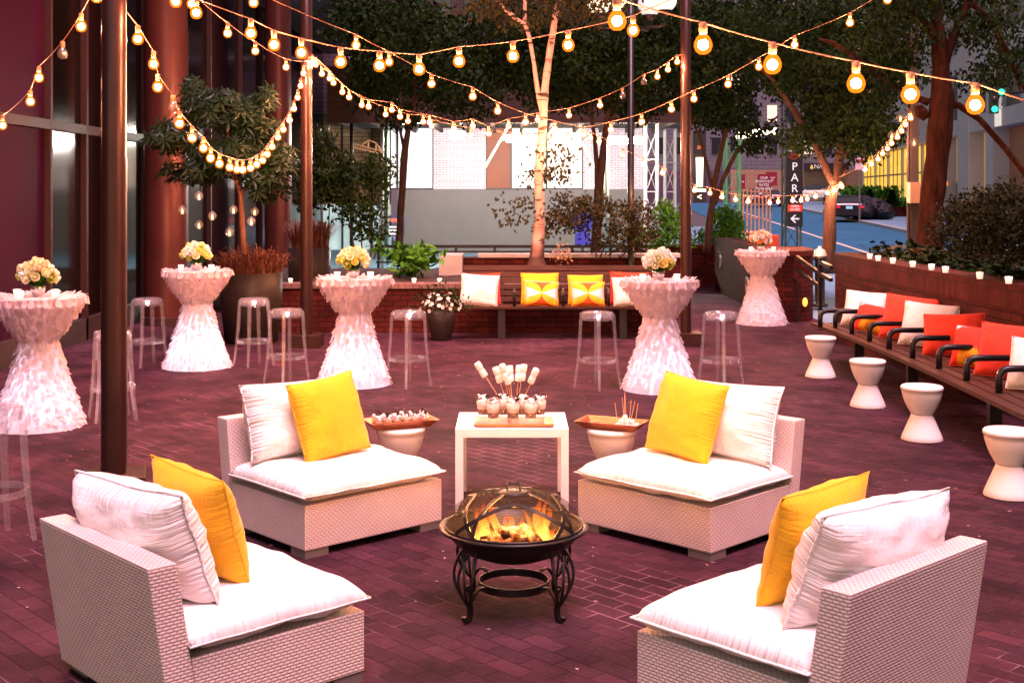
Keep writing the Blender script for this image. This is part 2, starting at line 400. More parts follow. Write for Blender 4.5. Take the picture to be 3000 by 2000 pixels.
def pillow(name, label, cat, mat, w, h, t, seed, mw, group=None, piping=.005, **kw):
    me, loop = pillow_me(name, w, h, t, seed, **kw)
    o = link(name, me, mat); o.matrix_world = mw
    tag(o, label, cat, group)
    if piping:
        MB().tube(loop, piping, 5, closed=True).build('piping', mat, o, smooth=True)
    return o
def TRS(x, y, z, rx=0, ry=0, rz=0):
    return Matrix.Translation((x, y, z)) @ Matrix.Rotation(rz, 4, 'Z') @ Matrix.Rotation(ry, 4, 'Y') @ Matrix.Rotation(rx, 4, 'X')

# ------------------------------------------------------------------ sofas
W_, ST = .95, .415
def make_sofa(label, loc, rz):
    t = thing('lounge_chair', label, 'sofa', loc, rz, 'white rattan lounge chairs around the fire pit')
    MB().prism([(0, .045), (.73, .045), (.768, .286), (0, .286)], -W_ / 2, W_ / 2).build('base', ratt, t, bevel=.006)
    MB().prism([(.7315, .045), (.846, .045), (.94, .645), (.826, .645)], -W_ / 2, W_ / 2).build('backrest', ratt, t, bevel=.010)
    for x in (-1, 1):
        for y in (.075, .735):
            MB().box((x * (W_ / 2 - .08), y, .0225), (.15, .14, .045)).build('foot', darkfoot, t)
    me, loop = pillow_me('seat_cushion', W_ + .025, .80, .175, int(loc[0] * 10) + 5, n=28, puff=.36, k=.012, wr=.010, tb=.045, expo=5)
    s = link('seat_cushion', me, cush, t, (0, -.022, .333), (R(-90), 0, 0))
    MB().tube(loop, .006, 5, closed=True).build('piping', cush, s, smooth=True)
    # pillow_me puts thickness on y, height on z: lay it flat, its +y side up
    s.rotation_euler = (R(90), 0, 0); s.location = (0, .780, .334)
    return t
SOFAS = {}
def sofa_frame(corner, ax):      # corner = local (-W/2, 0)
    ax = Vector(ax).normalized(); rz = math.atan2(ax.y, ax.x)
    c = Vector((corner[0], corner[1])) + ax * W_ / 2
    return (c.x, c.y, 0.0), rz
for key, corner, ax, lab, sgn, wx, yx in (
        ('backleft', (-1.113, 6.695), (.735, .678), 'white woven rattan lounge chair between the fire pit and the tray of shot glasses', 1, -.04, .03),
        ('backright', (.3875, 7.32), (.71, -.704), 'white woven rattan lounge chair in front of the copper tray with marshmallows and skewers', -1, .05, -.07),
        ('frontleft', (-.596, 5.028), (-.682, .731), 'near white rattan lounge chair with its woven back towards the bronze post', 1, .05, .02),
        ('frontright', (1.181, 5.443), (-.736, -.677), 'near white rattan lounge chair with its back turned to the drum stools', -1, -.05, -.02)):
    loc, rz = sofa_frame(corner, ax)
    make_sofa(lab, loc, rz)
    SM = Matrix.Translation(loc) @ Matrix.Rotation(rz, 4, 'Z')
    who = {'backleft': 'chair beside the tray of shot glasses', 'backright': 'chair beside the marshmallow tray', 'frontleft': 'near chair by the bronze post', 'frontright': 'near chair at the drum stool side'}[key]
    sd = {'backleft': 11, 'backright': 23, 'frontleft': 37, 'frontright': 41}[key]
    pillow('back_cushion', 'plump white back cushion with piped seam on the ' + who, 'cushion', cush, .82, .455, .30, sd,
           SM @ TRS(wx, .615, ST - .012, R(-19), R(2 * sgn), R(3 * sgn)), 'white back cushions on the lounge chairs', piping=.006, n=26, wr=.020, puff=.40)
    pillow('throw_pillow', 'square bright yellow throw pillow on the ' + who, 'pillow', yelf, .50, .48, .22, sd + 3,
           SM @ TRS(yx, .40, ST + .004, R(-19), R(-4 * sgn), R(6 * sgn)), 'yellow throw pillows on the lounge chairs', piping=.003, n=24, wr=.010)

# ------------------------------------------------------------------ fire pit
fp = thing('fire_pit', 'round black iron fire pit with a domed mesh screen and burning logs', 'fire pit', (.008, 5.93, 0))
RZ, RR = .38, .352
b = MB().lathe([(.02, .235), (.15, .245), (.25, .285), (.305, .345), (.318, .372), (RR, .378), (RR + .004, .386), (RR, .393), (.312, .386), (.298, .35), (.24, .295), (.14, .258), (0, .25)], 48)
b.build('bowl', blackm, fp, smooth=True)
DH, DR = .160, .326
def dome(a, t):     # a azimuth, t 0 rim..1 top
    ph = t * R(90); return Vector((DR * math.cos(ph) ** .9 * math.cos(a), DR * math.cos(ph) ** .9 * math.sin(a), .392 + DH * math.sin(ph)))
mm = bpy.data.materials.new('mesh_screen'); mm.use_nodes = True; nt = mm.node_tree
b_ = nt.nodes['Principled BSDF']; b_.inputs['Base Color'].default_value = (.004, .0035, .004, 1); b_.inputs['Roughness'].default_value = .6; b_.inputs['Specular IOR Level'].default_value = .1
uvn = nd(nt, 'ShaderNodeTexCoord'); bt = nd(nt, 'ShaderNodeTexBrick', i_Scale=1.0, offset=0.0); nt.links.new(uvn.outputs['UV'], bt.inputs['Vector'])
bt.inputs['Brick Width'].default_value = .0075; bt.inputs['Row Height'].default_value = .0075; bt.inputs['Mortar Size'].default_value = .00075
bt.inputs['Mortar Smooth'].default_value = 0
tr = nd(nt, 'ShaderNodeBsdfTransparent'); mx = nd(nt, 'ShaderNodeMixShader'); nt.links.new(bt.outputs['Fac'], mx.inputs[0])
nt.links.new(tr.outputs[0], mx.inputs[1]); nt.links.new(b_.outputs[0], mx.inputs[2]); nt.links.new(mx.outputs[0], nt.nodes['Material Output'].inputs[0])
s = MB(); s.lathe([(math.hypot(dome(0, i / 14).x, 0), dome(0, i / 14).z) for i in range(14)] + [(0, .392 + DH)], 40)
me = s.mesh('screen', True)
l = me.uv_layers['UVMap']
for p in me.polygons:
    for li in p.loop_indices:
        c = me.vertices[me.loops[li].vertex_index].co
        a0 = math.atan2(p.center.y, p.center.x); a = math.atan2(c.y, c.x); a = a0 + (a - a0 + math.pi) % (2 * math.pi) - math.pi
        l.data[li].uv = (a * .3, c.z * 1.45)
scn = link('screen', me, mm, fp)
st = MB()
def strap(f, n=18):
    pts = [f(i / n) * 1.0 for i in range(n + 1)]; nn = len(pts); vs = []; fs = []
    for i, p in enumerate(pts):
        t = (pts[min(i + 1, nn - 1)] - pts[max(i - 1, 0)]).normalized(); nr = Vector((p.x, p.y, (p.z - .392) * 2 + .05)).normalized(); sd = t.cross(nr).normalized()
        vs += [p + sd * .010 + nr * .004, p - sd * .010 + nr * .004, p - sd * .010 + nr * .001, p + sd * .010 + nr * .001]
    for i in range(nn - 1):
        for j in range(4): fs.append((4 * i + j, 4 * i + (j + 1) % 4, 4 * i + 4 + (j + 1) % 4, 4 * i + 4 + j))
    return MB().add(vs, fs)
for q in range(4):
    a0 = R(45 + 90 * q)
    strap(lambda t: dome(a0 + R(10), t * .86)).build('strap', blackm, scn)
    strap(lambda t: dome(a0 - R(100) + R(112) * t, .02 + .63 * math.sin(math.pi * t))).build('strap', blackm, scn)
MB().lathe([(.08, .5415), (.09, .5435), (.05, .553), (0, .556)], 24).build('top_plate', blackm, scn, smooth=True)
MB().tube([(-.03, 0, .557), (-.03, .06, .575), (.03, .06, .575), (.03, 0, .557)], .005, 6).build('handle', blackm, scn, smooth=True)
MB().tube([(DR * math.cos(2 * math.pi * i / 40), DR * math.sin(2 * math.pi * i / 40), .394) for i in range(40)], .006, 6, closed=True).build('screen_rim', blackm, scn, smooth=True)
def leg_me():
    s = MB()
    for (w0, w1, w2, o) in ((-.045, -.10, 0, 0), (.045, .10, 0, 0), (-.02, .05, .0, .012), (.02, -.05, 0, .012)):
        pts = bez((w0, .285, .325), (w1, .37, .20), (w2, .285, .075), 10)
        s.tube([(p.x, p.y + o, p.z) for p in pts], .0085, 4)
    s.tube(bez((0, .29, .10), (0, .275, .035), (0, .29, .012), 6) + bez((0, .29, .012), (0, .318, .002), (0, .322, .03), 5)[1:], .012, 4, flat=(1, 1.4))
    return s.mesh('leg')
lm = leg_me()
for q in range(4):
    link('leg', lm, blackm, fp, None, (0, 0, R(45 + 90 * q)))
    a = R(135 + 90 * q); d = Vector((math.cos(a), math.sin(a), 0))
    MB().tube([Vector((0, 0, p.z)) + d * p.x for p in bez((.17, 0, .115), (.22, 0, .175), (.275, 0, .09), 8)], .010, 4, flat=(.5, 1.3)).build('brace', blackm, fp)
flat_ring(MB(), (0, 0, 0), .162, .168, .10, .135, 40).build('lower_ring', blackm, fp)
emb = M('ember_logs', (.012, .006, .004), .9, bump=(30, 1, .01))
nt = emb.node_tree; b_ = nt.nodes['Principled BSDF']
tcn = nd(nt, 'ShaderNodeTexCoord'); nz = nd(nt, 'ShaderNodeTexNoise', i_Scale=22.0, i_Detail=5.0); nt.links.new(tcn.outputs['Object'], nz.inputs['Vector'])
cr = nd(nt, 'ShaderNodeValToRGB'); cr.color_ramp.elements[0].position = .42; cr.color_ramp.elements[0].color = (.02, 0, 0, 1)
cr.color_ramp.elements[1].position = .62; cr.color_ramp.elements[1].color = (1, .17, .02, 1); nt.links.new(nz.outputs[0], cr.inputs[0])
nt.links.new(cr.outputs[0], b_.inputs['Emission Color']); b_.inputs['Emission Strength'].default_value = 1.5 / 2 ** EXP
r7 = random.Random(3)
s = MB(); s.lathe([(.21, .290), (.16, .318), (.08, .330), (0, .333)], 28)
for i in range(len(s.v)): s.v[i] += Vector((0, 0, .014 * noise.noise(s.v[i] * 30)))
s.build('ember_bed', emb, fp, smooth=True)
for i in range(26):
    a = r7.uniform(0, 6.28); q = r7.uniform(0, .17); c = Vector((q * math.cos(a), q * math.sin(a), .338)); a = r7.uniform(0, 6.28); d = Vector((math.cos(a), math.sin(a), r7.uniform(-.1, .3))) * .05
    MB().tube([c - d, c + d], [.006, .005], 5).build('twig', emb, fp)
for i in range(9):
    a = r7.uniform(0, 6.28); c = Vector((r7.uniform(-.12, .12), r7.uniform(-.1, .1), .315 + .025 * (i % 3))); d = Vector((math.cos(a), math.sin(a), r7.uniform(-.15, .15))) * .11
    MB().tube([c - d, c - d * .3 + rv(r7) * .006, c + d * .4 + rv(r7) * .006, c + d], [.020, .025, .024, .018], 8).build('log', emb, fp, smooth=True)
fl = bpy.data.materials.new('flame'); fl.use_nodes = True; nt = fl.node_tree; nt.nodes.remove(nt.nodes['Principled BSDF'])
tcn = nd(nt, 'ShaderNodeTexCoord'); sx = nd(nt, 'ShaderNodeSeparateXYZ'); nt.links.new(tcn.outputs['Generated'], sx.inputs[0])
cr = nd(nt, 'ShaderNodeValToRGB'); e0, e1 = cr.color_ramp.elements; e0.color = (1, .42, .06, 1); e0.position = .12; e1.color = (1, .10, .003, 1); e1.position = .85
nt.links.new(sx.outputs[2], cr.inputs[0]); em = nd(nt, 'ShaderNodeEmission'); nt.links.new(cr.outputs[0], em.inputs[0])
mr = nd(nt, 'ShaderNodeMapRange'); nt.links.new(sx.outputs[2], mr.inputs[0]); mr.inputs[3].default_value = 7 / 2 ** EXP; mr.inputs[4].default_value = 2.2 / 2 ** EXP
nt.links.new(mr.outputs[0], em.inputs[1])
tr = nd(nt, 'ShaderNodeBsdfTransparent'); mx = nd(nt, 'ShaderNodeMixShader'); pw = nd(nt, 'ShaderNodeMapRange'); nt.links.new(sx.outputs[2], pw.inputs[0]); pw.inputs[3].default_value = .50; pw.inputs[4].default_value = .10; nt.links.new(pw.outputs[0], mx.inputs[0])
nt.links.new(tr.outputs[0], mx.inputs[1]); nt.links.new(em.outputs[0], mx.inputs[2]); nt.links.new(mx.outputs[0], nt.nodes['Material Output'].inputs[0])
for gx, gy, nf in ((-.12, .0, 9), (.12, -.03, 9), (.0, .04, 5)):
    for i in range(nf):
        c = Vector((gx + r7.uniform(-.05, .05), gy + r7.uniform(-.05, .05), .325)); h = r7.uniform(.07, .20) * (1 if nf > 5 else .6); lean = Vector((r7.uniform(-.04, .04) + (.02 if gx > 0 else -.01), r7.uniform(-.03, .03), 0))
        pts = [c + Vector((0, 0, h * t)) + lean * t * t + Vector((math.sin(t * 7 + i) * .008, math.cos(t * 5 + i) * .006, 0)) for t in [k / 9 for k in range(10)]]
        rr = r7.uniform(.012, .024)
        MB().tube(pts, [rr * (.5 + 1.1 * t) * (1 - t) ** .8 * 1.25 + .0006 for t in [k / 9 for k in range(10)]], 8).build('flame', fl, fp, smooth=True)

# ------------------------------------------------------------------ white side table with dessert cups
TZ = .515
tb = thing('side_table', 'white square-legged side table behind the fire pit carrying dessert cups', 'table', (0, 7.98, 0))
MB().box((0, 0, TZ - .0275), (.70, .58, .055)).build('tabletop', whitel, tb, bevel=.004)
for x in (-1, 1):
    for y in (-1, 1): MB().box((x * .3255, y * .2655, (TZ - .055) / 2), (.049, .049, TZ - .055)).build('leg', whitel, tb, bevel=.002)
tray = MB()
tray.box((0, 0, .006), (.44, .22, .012)); tray.box((0, 0, .017), (.50, .27, .010))
tray = tray.build('serving_tray', copper, None, bevel=.003); tray.location = (.012, 7.86, TZ); tag(tray, 'flat copper brown serving tray on the white side table', 'tray')
TT = TZ + .022
creamm = M('whipped_cream', (.86, .74, .60), .6, bump=(60, .6, .006)); crumbm = M('brown_crumble', (.30, .10, .035), .9, bump=(80, 1, .008), var=(60, .5, 1.3))
chocm = M('dark_chocolate', (.045, .014, .009), .35); marshm = M('marshmallow', (.86, .82, .76), .7, bump=(30, .2, .003)); stick = M('bamboo_skewer', (.62, .33, .16), .6)
cream2 = M('caramel_layer', (.62, .30, .12), .6, bump=(60, .6, .006))
def dessert_cup(loc, label, s=1.0, seed=0):
    r = random.Random(seed)
    t = thing('dessert_cup', label, 'dessert', loc, r.uniform(0, 6), 'dessert cups on the copper tray'); t.scale = [1.18] * 3
    MB().lathe([(0, .002), (.027, .002), (.029, .02), (.040, .118), (.0388, .118), (.028, .022), (0, .018)], 20).build('glass_cup', glassm, t, smooth=True)
    MB().lathe([(0, .024), (.0268, .024), (.0318, .052), (0, .052)], 16).build('crumble_layer', crumbm, t)
    MB().lathe([(0, .0525), (.0318, .0525), (.0362, .09), (.03, .098), (0, .10)], 16).build('cream_layer', creamm, t, smooth=True)
    k = MB()
    for i in range(11):
        a = r.uniform(0, 6.28); q = r.uniform(0, .028); k.ball((q * math.cos(a), q * math.sin(a), .106 + r.uniform(0, .016)), r.uniform(.007, .011), 8, 5)
    k.build('marshmallow_topping', marshm, t, smooth=True)
    k = MB()
    for i in range(5):
        a = r.uniform(0, 6.28); q = r.uniform(.01, .03); k.box((q * math.cos(a), q * math.sin(a), .116 + r.uniform(0, .010)), (.022, .004, .012), mat=(Matrix.Rotation(a, 3, 'Z') @ Matrix.Rotation(r.uniform(-.8, .8), 3, 'Y')))
    k.build('chocolate_shards', chocm, t)
    return t
for i, px in enumerate((1444.6, 1503, 1554.8)):
    Y = 7.80; dessert_cup(((px - 1500) * Y / F, Y, TT), 'dessert cup, front row, %s' % ('left end', 'middle', 'right end')[i] + ' of the copper tray', 1, 10 + i)
for i, px in enumerate((1416, 1474.6, 1529, 1580.7)):
    Y = 7.93; dessert_cup(((px - 1500) * Y / F, Y, TT), 'dessert cup, back row, %s' % ('left end', 'second from left', 'second from right', 'right end')[i] + ' of the copper tray', 1, 20 + i)
hc = thing('skewer_jar', 'glass jar holding the upright marshmallow skewers on the side table', 'jar', (.01, 8.08, TZ))
MB().lathe([(0, .002), (.034, .002), (.04, .13), (.038, .13), (.032, .01), (0, .008)], 20).build('jar_glass', glassm, hc, smooth=True)
for i, (hx, hy, bx) in enumerate(((1210, 100, 1345), (1385, 170, 1388), (1450, 130, 1430), (1520, 160, 1490), (1485, 180, 1470), (1620, 160, 1525), (1660, 140, 1560), (1780, 170, 1615))):
    Y = 8.08
    hd = P(1080 + hx / 3.675, 1050 + hy / 3.675, Y); ft = Vector((.01 + (i - 3.5) * .006, Y + ((i * 37) % 5 - 2) * .01, TZ + .015))
    hd.y += ((i * 53) % 7 - 3) * .014
    d = (hd - ft).normalized(); L_ = (hd - ft).length
    t = thing('marshmallow_skewer', 'toasting skewer with two white marshmallows, %s from the left in the jar' % ('first', 'second', 'third', 'fifth', 'fourth', 'sixth', 'seventh', 'eighth')[i], 'skewer', ft, tuple(d.to_track_quat('Z', 'Y').to_euler()), 'marshmallow skewers in the jar')
    MB().tube([(0, 0, 0), (0, 0, L_)], .0028, 6).build('stick', stick, t)
    for k in (-.032, .022):
        MB().lathe([(0, -.026), (.018, -.026), (.0225, -.018), (.022, .018), (.018, .026), (0, .026)], 14).build('marshmallow', marshm, t, smooth=True, loc=(((i * 7) % 3 - 1) * .002, ((i * 5) % 3 - 1) * .002, L_ + k))

# ------------------------------------------------------------------ hourglass drum stools
def drum_stool(label, loc, group):
    t = thing('drum_stool', label, 'stool', loc, 0, group)
    MB().lathe([(0, .003), (.160, .003), (.163, .010), (.150, .045), (.086, .195), (.083, .206), (0, .207)], 40).build('base', whitep, t, smooth=True)
    MB().lathe([(0, .2075), (.083, .2075), (.092, .222), (.118, .268), (.140, .320), (.154, .372), (.158, .402), (.164, .404), (.1635, .424), (.160, .428), (0, .428)], 40).build('bowl', whitep, t, smooth=True)
    MB().lathe([(0, .4285), (.158, .4285), (.156, .4325), (0, .4325)], 40).build('seat_top', whitel, t)
    return t


for (px, py, lab) in ((2404, 1104.5, 'white hourglass stool nearest the far end of the slatted bench'), (2542, 1191, 'white hourglass stool second from the far end of the row'), (2701, 1288, 'white hourglass stool third from the far end of the row'), (2957, 1453, 'white hourglass stool closest to the viewer, cut by the photo edge')):
    g = G(px, py); drum_stool(lab, g, 'white hourglass stools along the slatted bench')
LT, RT = Vector((-.735, 8.2, 0)), Vector((.654, 8.15, 0))
drum_stool('white hourglass stool under the tray of chocolate shot glasses', LT, 'white stools used as tray stands')
drum_stool('white hourglass stool under the tray of marshmallows', RT, 'white stools used as tray stands')
def boat_tray(label, loc, rz, L_=.40, B_=.22):
    s = MB(); k = .05; h = .05
    i, o = (L_ / 2 - k, B_ / 2 - k), (L_ / 2, B_ / 2); th = .006
    def ring(a, b, z): return [(-a, -b, z), (a, -b, z), (a, b, z), (-a, b, z)]
    s.add(ring(i[0], i[1], 0) + ring(o[0], o[1], h) + ring(o[0] - .010, o[1] - .010, h) + ring(i[0] - .002, i[1] - .002, th),
          [(3, 2, 1, 0)] + [(a + j, a + (j + 1) % 4, a + 4 + (j + 1) % 4, a + 4 + j) for a in (0, 4, 8) for j in range(4)] + [(12, 13, 14, 15)])
    o_ = s.build('boat_tray', copper, None, loc=loc, rot=(0, 0, rz)); return tag(o_, label, 'tray', 'flared copper trays on the white stools')
lz = R(24)
boat_tray('flared copper tray holding two rows of chocolate shot glasses', (LT.x, LT.y, .433), lz, .46, .25)
def shot(loc, label, seed):
    r = random.Random(seed); t = thing('shot_glass', label, 'dessert', loc, r.uniform(0, 6), 'chocolate dessert shot glasses on the tray'); t.scale = [1.28] * 3
    MB().lathe([(0, .001), (.020, .001), (.0225, .058), (.0213, .058), (.019, .006), (0, .005)], 14).build('glass_cup', glassm, t, smooth=True)
    MB().lathe([(0, .007), (.0185, .007), (.0198, .03), (0, .03)], 12).build('caramel_layer', cream2, t)
    k = MB()
    for i in range(6): k.ball((r.uniform(-.013, .013), r.uniform(-.013, .013), r.uniform(.034, .062)), r.uniform(.006, .009), 7, 5)
    k.build('marshmallow_topping', marshm, t, smooth=True)
    MB().box((.006, .004, .066), (.016, .004, .026), mat=(Matrix.Rotation(r.uniform(0, 3), 3, 'Z') @ Matrix.Rotation(r.uniform(-.5, .5), 3, 'Y'))).build('chocolate_piece', chocm, t)
ords = ('first', 'second', 'third', 'fourth', 'fifth', 'sixth', 'seventh')
for row in range(2):
    for i in range(6):
        q = Matrix.Rotation(lz, 3, 'Z') @ Vector((-.155 + i * .062, (-.036, .036)[row], 0)); shot((LT.x + q.x, LT.y + q.y, .4398), 'chocolate marshmallow shot glass, %s from the left in the %s row' % (ords[i], ('front', 'back')[row]), 100 + row * 10 + i)
rz_ = R(-24)
boat_tray('flared copper tray with crackers, chocolate and a pile of marshmallows', (RT.x, RT.y, .433), rz_, .44, .25)
QR = Matrix.Rotation(rz_, 3, 'Z')
crk = M('graham_cracker', (.52, .26, .09), .85, bump=(90, .5, .003), var=(30, .8, 1.15))
for i in range(4):
    q = QR @ Vector((-.135 + .003 * i, -.03 + .022 * i, 0)); o = MB().box((0, 0, 0), (.07, .06, .006)).build('graham_cracker', crk, None, bevel=.001, loc=(RT.x + q.x, RT.y + q.y, .4425 + .0066 * i), rot=(0, R(2), rz_ + R(5 * i)))
    tag(o, 'brown graham cracker, %s in the stack beside the chocolate' % ('lowest', 'second lowest', 'second highest', 'topmost')[i], 'cracker', 'crackers on the copper tray')
for i in range(4):
    q = QR @ Vector((-.052 + .018 * i, -.005, 0)); o = MB().box((0, 0, 0), (.016, .11, .009)).build('chocolate_bar', chocm if i % 2 else M('milk_chocolate', (.13, .03, .018), .4), None, bevel=.001, loc=(RT.x + q.x, RT.y + q.y, .4445), rot=(0, 0, rz_))
    tag(o, 'thin chocolate bar on the copper tray, %s from the crackers' % ords[i], 'chocolate', 'chocolate bars on the copper tray')
n = 0
for lay, pts in enumerate(([(x, y) for x in (-.055, -.018, .018, .055) for y in (-.038, 0, .038)], [(-.03, -.018), (-.03, .02), (.008, -.018), (.008, .02), (.04, 0)], [(-.01, 0)])):
    for (x, y) in pts:
        n += 1; q = QR @ Vector((.10 + x, y, 0))
        o = MB().lathe([(0, -.015), (.013, -.015), (.017, -.010), (.0165, .010), (.013, .015), (0, .015)], 12).build('marshmallow', marshm, None, smooth=True, loc=(RT.x + q.x, RT.y + q.y, .455 + lay * .027), rot=(R(((n * 41) % 50) - 25) if lay else 0, 0, n))
        tag(o, ('white marshmallow in the bottom layer of the pile on the copper tray', 'white marshmallow in the second layer of the pile on the copper tray', 'topmost white marshmallow on the pile')[lay], 'marshmallow', ('marshmallows of the bottom layer', 'marshmallows of the second layer', None)[lay])
for i, (x, y, lx, ly, L_) in enumerate(((-.05, 0, -.12, .02, .12), (-.01, .01, .02, .03, .19), (.0, -.01, -.08, .0, .16), (.02, .015, .1, 0, .14), (.03, 0, .22, .04, .14), (.065, 0, .14, -.04, .13), (.0, .02, -.02, .1, .17))):
    q = QR @ Vector((.09 + x, y, 0)); d = Vector((lx, ly, 1)).normalized()
    o = MB().tube([(0, 0, 0), d * (L_ + .03)], .0024, 5).build('skewer', stick, None, loc=(RT.x + q.x, RT.y + q.y, .45)); tag(o, 'bare wooden skewer standing in the marshmallow pile, %s' % ('leaning left at the edge', 'tallest upright one', 'middle one leaning a little left', 'one leaning right', 'one leaning far right', 'one at the right edge', 'one at the back')[i], 'skewer', 'bare skewers in the marshmallow pile')
# ------------------------------------------------------------------ tall cocktail tables in petal cloths
pet = bpy.data.materials.new('petal_cloth'); pet.use_nodes = True; nt = pet.node_tree; nt.nodes.remove(nt.nodes['Principled BSDF'])
d_ = nd(nt, 'ShaderNodeBsdfDiffuse'); d_.inputs[0].default_value = (.66, .56, .58, 1); t_ = nd(nt, 'ShaderNodeBsdfTranslucent'); t_.inputs[0].default_value = (.85, .78, .82, 1)
mx = nd(nt, 'ShaderNodeMixShader'); mx.inputs[0].default_value = .42; nt.links.new(d_.outputs[0], mx.inputs[1]); nt.links.new(t_.outputs[0], mx.inputs[2]); nt.links.new(mx.outputs[0], nt.nodes['Material Output'].inputs[0])
TH = 1.09
def skirt_r(z):
    if z > .74:
        t = (z - .74) / (TH - .74); return .148 + (.385 - .148) * t ** .80
    t = 1 - z / .74; return .148 + (.372 - .148) * t ** 1.25
def skirt_mesh(seed):
    r = random.Random(seed); s = MB()
    z = 0.012
    while z < TH - .01:
        rr = skirt_r(z); n = max(11, int(2 * math.pi * rr / .050))
        for k in range(n):
            a = 2 * math.pi * (k + r.uniform(-.35, .35)) / n; zz = z + .05 + r.uniform(-.016, .016); q = skirt_r(min(zz, TH)) + r.uniform(.0, .010)
            out = Vector((math.cos(a), math.sin(a), 0)); side = Vector((-math.sin(a), math.cos(a), 0))
            dz = .03; sl = (skirt_r(max(0, zz - dz)) - skirt_r(min(TH, zz))) / dz
            down = (Vector((0, 0, -1)) + out * sl).normalized()
            nrm = side.cross(down)
            if nrm.dot(out) < 0: nrm = -nrm
            w = r.uniform(.046, .060); L_ = r.uniform(.058, .076); lift = r.uniform(.05, .7)
            down = (down + nrm * lift * .5).normalized(); side = (side + nrm * r.uniform(-.45, .45)).normalized()
            c = out * q + Vector((0, 0, min(zz, TH + .002)))
            pts = [c - side * w * .16, c + down * L_ * .4 - side * w * .44, c + down * L_ * .76 - side * w * .44 + nrm * .003, c + down * L_ * .96 - side * w * .20 + nrm * .006, c + down * L_ * .96 + side * w * .20 + nrm * .006,
                   c + down * L_ * .76 + side * w * .44 + nrm * .003, c + down * L_ * .4 + side * w * .46, c + side * w * .18]
            mid = c + down * L_ * .55 + nrm * r.uniform(-.008, .010)
            pts = [Vector((p.x, p.y, max(p.z, .002))) for p in pts + [mid]]
            s.add(pts, [(i, (i + 1) % 8, 8) for i in range(8)])
        z += .042
    for k in range(90):     # petals standing up round the edge of the top
        a = r.uniform(0, 6.283); q = r.uniform(.30, .375); out = Vector((math.cos(a), math.sin(a), 0)); side = (Vector((-math.sin(a), math.cos(a), 0)) + rv(r) * .3).normalized()
        c = out * q + Vector((0, 0, TH + .002)); d = (out * r.uniform(.5, 1) + Vector((0, 0, r.uniform(.05, .6)))).normalized(); L_ = r.uniform(.045, .06); w = .04
        s.add([c - side * w * .2, c + d * L_ * .5 - side * w * .5, c + d * L_, c + d * L_ * .5 + side * w * .5, c + side * w * .2], [(0, 1, 2, 3, 4)])
    return s
me_sk = [skirt_mesh(5).mesh('petals', uv=False), skirt_mesh(8).mesh('petals', uv=False)]
for m_ in me_sk: m_.materials.append(pet)
cl = MB().lathe([(skirt_r(z) - .004, z) for z in [TH * i / 24 for i in range(25)]], 32)
me_cl = cl.mesh('under_cloth', True)
me_tp = MB().lathe([(0, TH + .001), (.37, TH + .001), (.384, TH - .004)], 40).mesh('top_cloth', True)
TABLES = [(-4.0, 10.53, 'tall petal-cloth table next to the glass wall, cut by the photo edge'), (-3.565, 14.1, 'tall petal-cloth table in front of the big planter and round column'),
          (-1.625, 12.84, 'tall petal-cloth table between the planter pole and the potted white flowers'), (1.48, 12.5, 'tall petal-cloth table before the right end of the back bench'),
          (3.76, 18.75, 'farthest tall petal-cloth table by the brick stair walls')]
rosem = {k: M('rose_' + k, c, .6, var=(30, .85, 1.05)) for k, c in dict(cream=(.80, .80, .54), peach=(.84, .68, .46), yellow=(.84, .72, .22), white=(.82, .85, .78), pink=(.80, .52, .46), green=(.36, .42, .06), orange=(.85, .30, .05)).items()}
def bloom_mesh():
    s = MB()
    for ring, (n, R0, zz, tl) in enumerate(((6, .030, .004, .9), (5, .022, .012, .5), (4, .013, .02, .25))):
        for k in range(n):
            a = 2 * math.pi * k / n + ring * .5; o = Vector((math.cos(a), math.sin(a), 0)); sd = Vector((-math.sin(a), math.cos(a), 0)); w = R0 * .95
            b0 = Vector((0, 0, -.014)) + o * R0 * .25; m = o * R0 * .85 + Vector((0, 0, zz - .004)); tp = o * R0 * (.75 + .5 * tl) + Vector((0, 0, zz + .018 * (1 - tl * .5)))
            s.add([b0 - sd * w * .3, b0 + sd * w * .3, m + sd * w * .75, tp + sd * w * .5, tp - sd * w * .5, m - sd * w * .75], [(0, 1, 2, 5), (5, 2, 3, 4)])
    s.ball((0, 0, .012), .012, 8, 5)
    return s.mesh('bloom', uv=False)
BL = {}
for k in rosem:
    BL[k] = bloom_mesh(); BL[k].materials.append(rosem[k])
def bouquet(loc, label, pal, seed, R0=.135):
    r = random.Random(seed); t = thing('flower_arrangement', label, 'flowers', loc, 0, 'flower arrangements on the tall tables')
    MB().lathe([(0, .001), (.035, .001), (.05, .02), (.062, .06), (.058, .10), (.052, .10), (.055, .06), (.04, .02), (0, .01)], 20).build('vase', silver, t, smooth=True)
    g = MB()
    for i in range(60):
        d = rv(r); d.z = abs(d.z) * .4 - .1; leaf(g, Vector((0, 0, .11)) + d * .05, d + Vector((0, 0, .1)), Vector((0, 0, 1)), r.uniform(.06, .12), .045)
    g.build('foliage', leafg, t)
    MB().ball((0, 0, .165), .075, 12, 8).build('flower_foam', leafg, t)
    n = 30; ga = math.pi * (3 - math.sqrt(5))
    for i in range(n):
        z = 1 - (i + .5) / n * 1.18; rr = math.sqrt(max(0, 1 - z * z)); a = ga * i
        d = Vector((rr * math.cos(a), rr * math.sin(a), z)); p = Vector((d.x * R0, d.y * R0, .17 + d.z * R0 * .85)) * r.uniform(.94, 1.06)
        col = r.choice(pal if z > .05 else pal + ['green', 'green'])
        link('bloom', BL[col], None, t, p, tuple((d + rv(r) * .2).to_track_quat('Z', 'Y').to_euler())).scale = [r.uniform(.95, 1.45)] * 3
    return t
